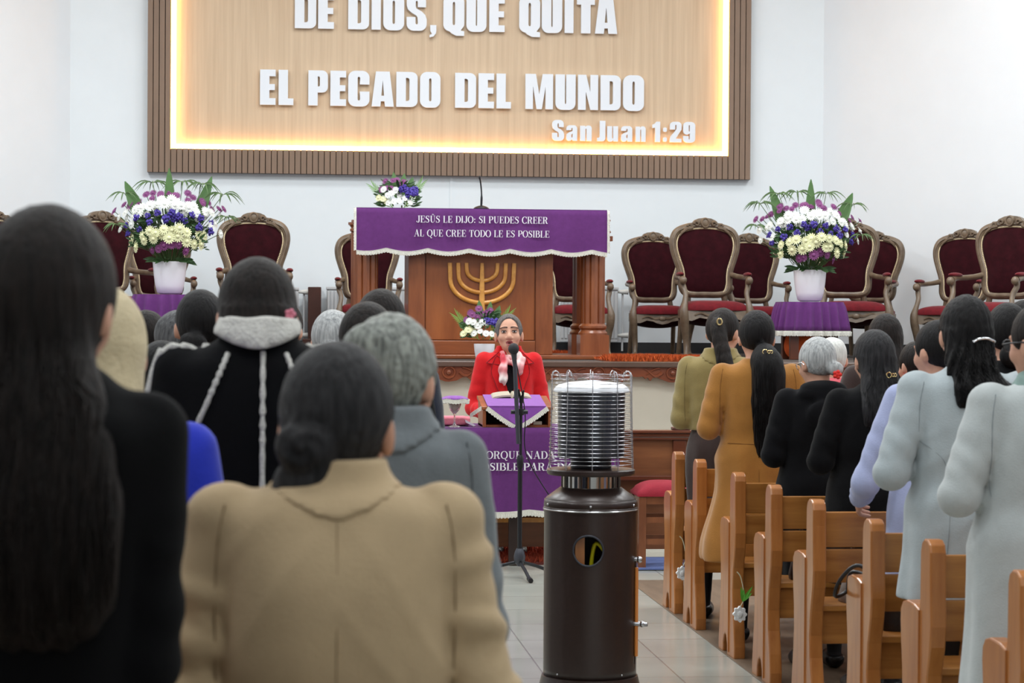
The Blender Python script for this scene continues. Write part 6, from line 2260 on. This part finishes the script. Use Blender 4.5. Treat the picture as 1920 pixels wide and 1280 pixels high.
def clip_at(info, x, z, m, kind='bar', w_=.03, dy=-.004):
    """hair clip lying on the back of the hair, base coordinates"""
    hv_ = info['hv']
    mb = MB()
    y = hv_.hit(x, z) or -.1
    if kind == 'bar':
        P = []
        for t in np.linspace(-1, 1, 11):
            yy = hv_.hit(x + t * w_, z + .012 * (1 - t * t)) or y
            P.append((x + t * w_, yy + dy, z + .012 * (1 - t * t) - .006))
        mb.tube(P, .005, 6)
    elif kind == 'letters':
        for dx, ww, hh in ((0, .011, .012), (.019, .006, .007), (.031, .006, .007)):
            mb.tube([(x + dx + ww * math.cos(a), (hv_.hit(x + dx, z) or y) + dy - .003, z + hh * math.sin(a)) for a in np.linspace(0, 2 * PI, 12, endpoint=False)], .0025, 5, closed=True)
    elif kind == 'ring':
        mb.tube([(x + .012 * math.cos(a), y + dy - .004, z + .016 * math.sin(a)) for a in np.linspace(0, 2 * PI, 14, endpoint=False)], .005, 6, closed=True)
    elif kind == 'ball':
        mb.ell((x, y + dy, z), (w_, w_ * .8, w_))
        for q in range(5):
            mb.ell((x + w_ * .8 * math.cos(q * 1.26), y + dy - .006, z + w_ * .8 * math.sin(q * 1.26)), (w_ * .6, w_ * .4, w_ * .6))
    return info['tubes']('hair_clip', mb, m)


def glasses(info, mcol=None, lens=True):
    H, hs = info['H'], info['hs']
    mb = MB()
    for sg in (-1, 1):
        mb.tube([H((sg * (.033 + .024 * math.cos(a)), .106 - .006 * abs(math.cos(a)), .092 + .018 * math.sin(a))) for a in np.linspace(0, 2 * PI, 20, endpoint=False)], .002, 6, closed=True)
        mb.tube([H((sg * .057, .102, .096)), H((sg * .080, .06, .096)), H((sg * .086, -.002, .094)), H((sg * .084, -.02, .078))], .0026, 6)
    mb.tube([H((-.010, .108, .094)), H((0, .112, .097)), H((.010, .108, .094))], .002, 6)
    return info['tubes']('glasses', mb, mcol or BLKM)


def add_seams(info, hem, x1, m, dz=.035, r=.0013, back=True, waist=None):
    cv_ = info['cv']
    mb = MB()
    if back:
        seam(mb, [(0, 1.30 + dz), (0, 1.1), (0, .9), (0, hem + .04)], cv_, r * .8)
    for sg in (-1, 1):
        seam(mb, [(sg * x1 * .93, 1.305 + dz), (sg * x1, 1.22 + dz), (sg * x1 * 1.0, 1.10), (sg * x1 * .97, 1.03)], cv_, r)
    if waist:
        seam(mb, [(-x1 * .8, waist), (0, waist - .004), (x1 * .8, waist)], cv_, r)
    info['tubes']('seam_lines', mb, m)


def seam(mb, pts, cvv, r=.0055, n=10):
    P = []
    for p in crom([(a, 0, b) for a, b in pts], n):
        y = cvv.hit(p.x, p.z)
        if y is not None:
            P.append((p.x, y - r * .55, p.z))
    if len(P) > 3:
        P = np.array(P)
        for _ in range(3):
            P[1:-1] = (P[:-2] + 2 * P[1:-1] + P[2:]) / 4
        rr = [r * (1 + .18 * math.sin(i * 1.9) + .15 * math.sin(i * 4.1)) for i in range(len(P))]
        mb.tube(P, rr, 7)

# ---------------------------------------------------------------- the people
H_BLK = hairmat('hair_black', (10, 9, 10), (27, 24, 25))
H_DBR = hairmat('hair_dark_brown', (15, 12, 11), (38, 30, 27))
H_DK2 = hairmat('hair_charcoal', (18, 17, 19), (54, 53, 55))
H_SLT = hairmat('hair_salt', (50, 50, 52), (110, 110, 112))
H_GRY = hairmat('hair_grey', (80, 82, 80), (176, 180, 172), .5)
H_GR2 = hairmat('hair_silver', (132, 134, 136), (206, 208, 208), .45)
H_WHT = hairmat('hair_white', (190, 190, 186), (232, 232, 228), .45)
C_BLK = wool('black_dress_knit', (9, 9, 11), .1, .3, .02)
C_TAN = wool('beige_wool', (190, 166, 132), .05, .3, .1)
C_GRY = wool('grey_wool', (112, 118, 122), .12)
C_SHR = wool('black_suede', (10, 10, 13), .15, .3, .03)
FURW = mat('cream_fleece', (214, 212, 206), .95, .12, 60, bump=.8, bscale=140, dist=.01)
C_BLU = wool('royal_blue_wool', (40, 56, 190), .08)
C_CRM = wool('cream_knit', (212, 196, 160), .08)
C_OLV = wool('olive_wool', (142, 126, 80), .08)
C_CAM = wool('camel_wool', (166, 114, 54), .06)
C_BK2 = wool('black_hooded_cloth', (13, 13, 16), .15, .3, .04)
C_BK3 = wool('black_coat_cloth', (12, 12, 14), .12, .3, .04)
C_LGR = wool('light_grey_wool', (176, 186, 190), .06)
C_LG2 = wool('pale_grey_wool', (186, 192, 192), .06)
C_LIL = wool('lilac_wool', (168, 176, 212), .06)
C_RED = wool('scarlet_wool', (204, 34, 38), .08, .4, .15)
C_PNK = wool('coral_pink_knit', (226, 104, 116), .08)
C_NVY = wool('navy_cloth', (40, 44, 58), .1)
C_BRN = wool('dark_brown_cloth', (62, 50, 48), .1)

# --- left block, seen from behind
w1 = person('person in black dress with very long dark hair, large at the left edge', 84, 393, 3.3, res=.009, sh=.142, g=.78, hs=1.0, yaw=-.25, pitch=-.12, dz=.055,
            coat=dict(m=C_BLK, name='dress', hem=.35, flare=.165, g=.80, sr=.050, wob=.003, t=.02, fold=.002), arms=dict(E=(.132, -.03, 1.03), W=(.11, .19, 1.0)),
            hair=dict(m=H_DBR, style='long', len=.30, w=.108, vol=1.06, strands=170, off=.0, res=.008))
w2 = person('person in beige wool coat with low dark bun, in the centre foreground', 630, 645, 3.65, res=.008, sh=.186, g=1.05, hs=1.12, yaw=-.2, pitch=-.15, skin=SKIN2, dz=.075,
            coat=dict(m=C_TAN, hem=.55, collar='fold', sr=.062, flare=.25, wob=.006, wob2=.002, t=.02, puff=True, back=.012, name='coat', g=1.10, ka=.006, wr=.0045,
                      ridges=[((-.18, -.17, .96), (-.06, -.2, 1.06), .012), ((-.08, -.2, .9), (.0, -.215, 1.0), .010), ((-.12, -.19, .885), (.2, -.18, .915), .006)], rings=[(-1, .30, .014, .02), (-1, .52, .016, .03), (-1, .78, .016, -.01), (1, .16, .015, .02), (1, .48, .012, -.03), (1, .80, .015, .03)]),
            arms=dict(E=(.252, -.03, 1.0), W=(.15, .17, .98)),
            hair=dict(m=H_DK2, style='bun', bun=(-.030, -.094, .050), br=.043, vol=1.03, groove=.0016, nape=True, swirl=.006, res=.006))
w3 = person('person in dark grey coat with pinned-up grey hair behind the beige coat', 729, 592, 4.6, res=.010, sh=.152, g=1.0, hs=1.06, yaw=-.35, pitch=-.2, dz=.07,
            coat=dict(m=C_GRY, hem=.5, collar='fold', sr=.055, flare=.22, wob=.006), arms=dict(E=(.190, -.03, 1.0), W=(.16, .17, .95)),
            hair=dict(m=H_GRY, style='bun', bun=(-.02, -.085, .135), br=.055, vol=1.05, groove=.003, res=.007))
w4 = person('person in black shearling coat with white fleece seams and collar', 484, 480, 5.3, res=.010, sh=.172, g=.98, hs=1.0, yaw=.05, pitch=-.35, dz=.095,
            coat=dict(m=C_SHR, hem=.75, collar='fur', fur=FURW, sr=.058, flare=.2, wob=.003, wob2=0, flute=.003), arms=dict(E=(.215, -.03, 1.03), W=(.09, .2, 1.08)),
            hair=dict(m=H_DBR, style='long', len=.02, w=.082, vol=1.02, strands=0, off=-.03, zmin=1.425, res=.008))
add_seams(w2, .6, .192, mat('beige_seam', (150, 128, 96), .95), .075, .0016)
add_seams(w3, .6, .165, mat('dark_grey_seam', (84, 88, 92), .95), .07)
cv = w4['cv']
mbs = MB()


seam(mbs, [(.012, 1.412), (.012, 1.3), (.012, 1.2), (.012, 1.05), (.012, .9), (.012, .76)], cv)
for sg in (-1, 1):
    seam(mbs, [(sg * .06, 1.408), (sg * .075, 1.37), (sg * .1, 1.31), (sg * .128, 1.23), (sg * .105, 1.12), (sg * .088, 1.0), (sg * .082, .88), (sg * .082, .78)], cv)
w4['tubes']('seam_trim', mbs, FURW)
mbs = MB()
for sg in (-1, 1):
    P = []
    for t in np.linspace(0, 1, 16):
        x = sg * (.10 + .115 * t)
        col = None
        i = int(round((x - cv.lo[0]) / cv.res))
        j = int(round((-.03 - cv.lo[1]) / cv.res))
        K = np.nonzero(cv.d[i, j, :] < 0)[0]
        if len(K):
            P.append((x, -.035, float(cv.ax[2][K[-1]])))
    z0_ = P[-1]
    P += [(sg * .236, -.04, 1.27), (sg * .246, -.045, 1.20)]
    mbs.tube(P, [.008 * (1 + .3 * math.sin(i * 2.1)) for i in range(len(P))], 7)
    w4['tubes']('shoulder_trim', mbs, FURW)
    mbs = MB()
hit = w4['hv']
clip_at(w4, .068, 1.49, mat('pink_clip', (222, 130, 150), .5), 'ball', .009)
w5 = person('person in royal blue coat and cream knitted hood beside the long dark hair', 190, 540, 4.6, res=.011, sh=.176, g=1.0, hs=1.0, yaw=.1, dz=.03,
            arms=dict(E=(.215, -.03, 1.03), W=(.09, .2, 1.08)), coat=dict(m=C_BLU, hem=.5, sr=.056),
            hair=dict(m=mat('cream_hood_knit', (206, 190, 156), .9, .06, 30, bump=.4, bscale=120), style='long', len=.04, w=.10, vol=1.04))
w5['hair'].name = 'hood'
w6 = person('person in dark coat, head low between cream hood and shearling coat', 303, 640, 7.5, res=.013, hs=1.0, yaw=.1, arms=dict(E=(.2, -.03, 1.03), W=(.09, .2, 1.08)),
            coat=dict(m=C_NVY, hem=.5, sr=.054), hair=dict(m=H_BLK, style='bun', vol=1.02))
w7 = person('person with dark bun and black coat left of the shearling coat', 376, 543, 8.35, res=.013, hs=1.04, yaw=.1, arms=dict(E=(.21, -.03, 1.03), W=(.08, .2, 1.08)),
            coat=dict(m=C_BK3, hem=.5), hair=dict(m=H_BLK, style='bun', bun=(-.03, -.105, .02), br=.05))
w8 = person('person with grey hair half hidden behind the dark bun on left', 332, 585, 9.0, res=.014, hs=1.0, yaw=.3,
            coat=dict(m=C_NVY, hem=.5), hair=dict(m=H_SLT, style='short', vol=1.05))
w9 = person('person with dark hair and glasses in front of left purple flower table', 272, 583, 9.9, res=.014, hs=1.0, yaw=-.55,
            coat=dict(m=C_BK3, hem=.5), hair=dict(m=H_DBR, style='bun', vol=1.03))
glasses(w9)
w10 = person('person whose dark head shows just right of the shearling coat', 531, 566, 10.3, res=.014, hs=1.0, yaw=-.2,
             coat=dict(m=C_BK3, hem=.5), hair=dict(m=H_DBR, style='bun', vol=1.03))
w11 = person('person with combed silver hair left of three heads before the pulpit', 624, 582, 9.3, res=.014, hs=1.02, yaw=-.1,
             coat=dict(m=C_NVY, hem=.5), hair=dict(m=H_GR2, style='bun', vol=1.02))
w12 = person('person in black coat with dark hair directly before the grey-haired one', 688, 568, 7.5, res=.013, hs=1.02, yaw=-.45, sh=.16, arms=dict(E=(.20, -.03, 1.03), W=(.08, .2, 1.08)),
             coat=dict(m=C_BK2, hem=.5, sr=.06), hair=dict(m=H_DBR, style='bun', vol=1.03))
w13 = person('person with dark brown hair topmost of the heads before the pulpit', 714, 543, 8.4, res=.014, hs=1.02, yaw=-.3, sh=.152, arms=dict(E=(.185, -.03, 1.03), W=(.08, .2, 1.08)),
             coat=dict(m=C_NVY, hem=.5), hair=dict(m=H_DBR, style='bun', vol=1.02))

# --- right block, seen from behind
r1 = person('person in short olive jacket with high ponytail beside the front pew', 1352, 577, 12.2, res=.012, hs=1.03, yaw=-.30, pitch=-.2, face=-.3, g=.92, arms=dict(E=(.20, -.04, 1.04), W=(.07, .2, 1.1)),
            coat=dict(m=C_OLV, hem=.98, sr=.06, collar='fold', wob=.006), skirt=dict(m=C_BRN, hem=.35, w=.13, b=.125),
            hair=dict(m=H_DBR, style='pony', knot=(.01, -.085, .125), len=.22, tw=.036, tx=.05, vol=1.0, strands=50))
add_seams(r1, .98, .176, mat('olive_seam', (108, 94, 56), .95))
clip_at(r1, .005, 1.545, GOLD, 'ring')
r2 = person('person in long camel coat with long black ponytail and gold clip', 1420, 583, 11.3, res=.011, hs=1.05, yaw=.05, pitch=-.15, face=-.12, sh=.18, g=1.0,
            coat=dict(m=C_CAM, hem=.40, sr=.06, flare=.26, flute=.009, wob=.006), arms=dict(E=(.24, -.05, 1.05), W=(.08, .2, 1.1)),
            hair=dict(m=H_BLK, style='pony', knot=(.02, -.100, .02), len=.50, tw=.068, tx=.03, vol=1.04, strands=120, ears=False))
clip_at(r2, .022, 1.425, GOLD, 'letters')
add_seams(r2, .45, .185, mat('camel_seam', (128, 84, 36), .95), waist=.98)
r3 = person('person in black hooded jacket with grey hair and red hair flower', 1538, 632, 10.45, res=.011, hs=1.04, yaw=.30, pitch=-.2, sh=.174, g=1.1, arms=dict(E=(.24, -.045, 1.045), W=(.085, .20, 1.09)),
            coat=dict(m=C_BK2, hem=.6, sr=.064, collar='hood', wob=.007), skirt=dict(m=C_BK3, hem=.3),
            hair=dict(m=H_GR2, style='bun', bun=(.035, -.10, .045), br=.04, vol=1.02))
clip_at(r3, .062, 1.44, mat('red_silk_flower', (232, 44, 36), .6), 'ball', .017)
glasses(r3, CHRM)
r4 = person('person in black coat with long dark grey hair and gold clip', 1643, 620, 9.68, res=.011, hs=1.06, yaw=.10, pitch=-.15, sh=.178, g=1.1,
            coat=dict(m=C_BK3, hem=.5, sr=.062, wob=.006),
            hair=dict(m=H_DK2, style='half', len=.20, w=.105, vol=1.05, strands=110, tx=.01))
clip_at(r4, .03, 1.43, GOLD, 'letters')
r5 = person('person in light grey wool coat with curly black hair and silver clip', 1815, 555, 7.92, res=.009, hs=1.05, yaw=-.05, pitch=-.12, sh=.184, g=1.05,
            coat=dict(m=C_LGR, hem=.60, sr=.062, flare=.23, flute=.007, wob=.006, puff=True), arms=dict(E=(.275, -.05, 1.03), W=(.09, .19, 1.08)),
            hair=dict(m=H_BLK, style='curly', len=.13, w=.10, vol=1.02, strands=150, tx=.035, res=.008))
clip_at(r5, .03, 1.475, mat('silver_clip', (226, 228, 232), .2, metal=.9), 'bar', .042)
cvv = r5['cv']
mbs = MB()
seam(mbs, [(0.0, 1.31), (0.0, 1.1), (0, .9), (0, .66)], cvv, .0012)
for sg in (-1, 1):
    seam(mbs, [(sg * .188, 1.14), (sg * .12, 1.08), (sg * .10, 1.0), (sg * .105, .85), (sg * .12, .66)], cvv, .0012)
    seam(mbs, [(sg * .172, 1.335), (sg * .188, 1.26), (sg * .19, 1.14)], cvv, .0014)
for zz in (.965, .925):
    seam(mbs, [(-.10, zz), (-.03, zz - .003), (.05, zz - .003), (.10, zz)], cvv, .002)
r5['tubes']('seam_lines', mbs, mat('grey_seam', (142, 150, 154), .9))
r6 = person('person in pale grey coat with glasses and teal scarf at right edge', 1962, 566, 7.06, res=.010, hs=1.04, yaw=.55, pitch=-.1, sh=.186, g=1.15,
            coat=dict(m=C_LG2, hem=.35, sr=.066, flare=.24, wob=.006, puff=True), arms=dict(E=(.285, -.05, 1.03), W=(.11, .19, 1.06)),
            hair=dict(m=H_DBR, style='bun'))
glasses(r6)
add_seams(r6, .45, .195, MATS['grey_seam'])
sm = Vol((-.2, -.2, 1.25), (.2, .2, 1.45), .01)
sm.loft([(1.335, 0, -.012, .118, .10), (1.37, 0, -.008, .10, .092), (1.395, 0, -.004, .086, .082), (1.41, 0, 0, .07, .068)], .01, mod=lambda x, y, z: -.004 * np.sin(np.arctan2(y, x) * 7 + z * 80))
a_, b_ = sm.mesh()
finish('scarf', qmesh('scarf', a_ * r6['s'], b_), mat('teal_scarf', (128, 152, 146), .85, .2, 20), r6['body'], smooth=180)
r7 = person('person in lilac coat, sleeve on pew, beside the light grey coat', 1764, 600, 8.78, res=.012, hs=1.02, yaw=.45, pitch=-.1, sh=.176, g=1.05,
            coat=dict(m=C_LIL, hem=.5, sr=.06), arms=FOLD, armL=dict(E=(.300, -.02, .98), W=(.275, .16, .905)),
            hair=dict(m=H_BLK, style='bun', bun=(.0, -.1, .03)))
r8 = person('person with dark brown hair behind the long-haired black coat', 1662, 588, 11.35, res=.014, hs=1.04, yaw=-.1,
            coat=dict(m=C_BRN, hem=.5), hair=dict(m=H_DBR, style='half', len=.12, w=.08))
r9 = person('person with dark hair bun right of the curly black hair', 1892, 568, 9.65, res=.013, hs=1.08, yaw=-.1, arms=dict(E=(.2, -.03, 1.03), W=(.08, .2, 1.08)),
            coat=dict(m=C_BK3, hem=.5), hair=dict(m=H_BLK, style='bun', br=.055, bun=(0, -.1, .0)))
r10 = person('person with half hidden dark head left of the curly-haired grey coat', 1722, 640, 10.5, res=.014, hs=1.0, yaw=.3, sh=.14, arms=dict(E=(.17, -.03, 1.03), W=(.08, .2, 1.08)),
             coat=dict(m=C_PNK, hem=.5), hair=dict(m=H_DBR, style='bun'))
r11 = person('person with white hair and coral top behind the black hooded jacket', 1562, 633, 12.2, res=.014, hs=1.04, yaw=-.2, sh=.17,
             coat=dict(m=C_PNK, hem=.5), hair=dict(m=H_WHT, style='short'))
r12 = person('person with dark hair at the far right edge beyond the others', 1925, 562, 10.5, res=.014, hs=1.04, yaw=-.1, arms=dict(E=(.2, -.03, 1.03), W=(.08, .2, 1.08)),
             coat=dict(m=C_NVY, hem=.5), hair=dict(m=H_BLK, style='bun'))

# --- the speaker in red, facing the congregation
sp = person('person in red jacket and patterned scarf speaking behind the purple table', 955, 588, 15.55, res=.006, hs=1.15, face=PI, yaw=-.08, pitch=.14, roll=.03, sh=.178, g=.98,
            head_detail=True, hl=.034, dz=.05, coat=dict(m=C_RED, name='jacket', hem=.74, sr=.060, flare=.20, wob=.005, t=.022, res=.007, wob2=.003, ka=.006, g=.98, collar='fold',
                                        creases=[((.0, .155, .70), (.0, .150, 1.05), .018), ((.0, .150, 1.05), (.0, .135, 1.30), .034), ((.0, .10, 1.28), (.0, .10, 1.40), .05)]),
            arms=dict(E=(.240, -.01, 1.0), W=(.13, .27, .955)),
            hair=dict(m=hairmat('hair_pulled_grey', (64, 60, 60), (120, 116, 114)), style='bun', vol=1.0, bun=(0, -.1, .05), res=.006))
H, hs, s_ = sp['H'], sp['hs'], sp['s']
bl = Vol((-.22, -.2, .70), (.22, .2, 1.36), .008)
bl.loft([(.72, 0, 0, .16, .112), (.9, 0, 0, .16, .118), (1.1, 0, 0, .145, .116), (1.2, 0, 0, .145, .114), (1.30, 0, -.004, .13, .096), (1.37, 0, -.008, .075, .066)], .02)
a_, b_ = bl.mesh()
finish('blouse', qmesh('blouse', a_ * s_, b_), wool('black_knit', (20, 20, 24)), sp['body'], smooth=180)
# lapels and collar points
cj = sp['cv']
mb = MB()
ol = MB()
for sg in (-1, 1):
    def lap(u, v):
        z = 1.325 - .30 * v
        xi = .050 - .014 * v
        wv = .085 * math.sin(min(1, v * 1.9 + .35) * PI / 2) * (1 - max(0, v - .35) / .65) ** .8 if v < 1 else 0
        x = sg * (xi + wv * u)
        y = cj.hit(sg * max(abs(x), .062), z, 0, True)
        y = (y if y is not None else .1) + .014 + .008 * u * (1 - v)
        return (x, y, z + .035 * u * (1 - v))
    mb.sheet(6, 14, lap, .006, (0, -1, 0))
    def colr(u, v):
        z = 1.372 - .075 * v
        x = sg * (.066 + (.075 * v + .012) * u + .01 * v)
        y = cj.hit(sg * max(abs(x), .066), min(z, 1.33), 0, True)
        y = (y if y is not None else .06) + .014 * v + .008
        return (x, y, z + .012 * u)
    mb.sheet(6, 8, colr, .006, (0, -1, 0))
    ol.tube([lap(1, v) for v in np.linspace(0, .97, 20)], .003, 6)
    ol.tube([lap(u, 0) for u in np.linspace(0, 1, 6)], .003, 6)
    ol.tube([colr(1, v) for v in np.linspace(0, 1, 8)] + [colr(u, 1) for u in np.linspace(1, 0, 6)], .003, 6)
sp['tubes']('lapels', mb, C_RED, smooth=60)
sp['tubes']('lapel_edge_shade', ol, mat('lapel_shade_red', (140, 18, 26), .9), smooth=60)  # darker red tubes stand in for shade along lapel and collar edges
# scarf knotted at the throat with one hanging tail
SCF = mat('patterned_scarf', (236, 228, 224), .75, rgb2=(206, 58, 74), nscale=9, stretch=(1, 1, 1), detail=1)
sv = Vol((-.16, -.14, 1.08), (.16, .22, 1.46), .006)
for t0, t1 in zip(np.linspace(0, 2 * PI, 17), np.linspace(0, 2 * PI, 17)[1:]):
    f = lambda t: (.070 * math.cos(t), .008 + .072 * math.sin(t), 1.372 - .028 * math.sin(t))
    sv.cone(f(t0), f(t1), .017, .017, .012)
sv.ell((.012, .112, 1.315), (.026, .022, .022), .012)
sv.path([(.04, .12, 1.33), (.055, .155, 1.27), (.056, .168, 1.20), (.048, .165, 1.165)], [.018, .030, .028, .008], .012)
sv.path([(-.02, .125, 1.32), (-.048, .15, 1.285), (-.062, .155, 1.25)], [.02, .034, .022], .012)
sv.path([(-.055, .06, 1.38), (-.07, .11, 1.33), (-.06, .145, 1.28)], [.016, .03, .024], .012)
sv.path([(.055, .06, 1.38), (.05, .11, 1.34)], [.016, .026], .012)
sv.disp(lambda x, y, z: -.0035 * np.sin(x * 160 + z * 60))
a_, b_ = sv.mesh()
finish('scarf', qmesh('scarf', relax(a_, b_, 1, .3) * s_, b_), SCF, sp['body'], smooth=180)
# eyes, lids, brows
EYEW = mat('eye_white', (226, 218, 212), .3)
IRIS = mat('dark_iris', (34, 24, 20), .2)
BROW = mat('brow_hair', (66, 52, 46), .8)
for sg in (-1, 1):
    mb = MB().ell(H((sg * .031, .0835, .0945)), (.0135 * hs, .0105 * hs, .0050 * hs), None, 14, 10)
    e_ = sp['tubes']('eye', mb, EYEW, smooth=180)
    mb = MB().ell(H((sg * .031, .0915, .0945)), (.0062 * hs, .004 * hs, .0052 * hs), None, 12, 8)
    i_ = sp['tubes']('iris', mb, IRIS, e_, smooth=180)
    mb = MB().tube([H((sg * (.031 + t * .0165), .0925 - .006 * t * t, .101 - .004 * t * t)) for t in np.linspace(-1, 1, 9)], [.0018, .0024, .0028, .003, .003, .003, .0028, .0024, .0018], 6)
    mb.tube([H((sg * (.031 + t * .015), .092 - .006 * t * t, .0885 + .003 * t * t)) for t in np.linspace(-1, 1, 9)], .0014, 6)
    sp['tubes']('eyelid_line', mb, mat('lash_line', (52, 36, 32), .7), smooth=180)
    mb = MB().tube([H((sg * (.033 + t * .023), .0955 - .012 * max(0, t) ** 2 - .002 * t * t, .121 - .004 * t * t - .003 * t)) for t in np.linspace(-1, 1, 10)], np.linspace(.0042, .002, 10), 6, flat=1.0)
    sp['tubes']('eyebrow', mb, BROW, smooth=180)
mb = MB().ell(H((0, .082, .026)), (.015 * hs, .008 * hs, .006 * hs))
sp['tubes']('mouth_opening', mb, mat('mouth_dark', (74, 34, 34), .6), smooth=180)

for o in list(bpy.data.objects):
    if '_o' in o:
        del o['_o']
    if o.get('kind') != 'structure' and o.parent is None and o.type in ('MESH', 'EMPTY') and 'label' not in o:
        print('UNLABELLED', o.name)
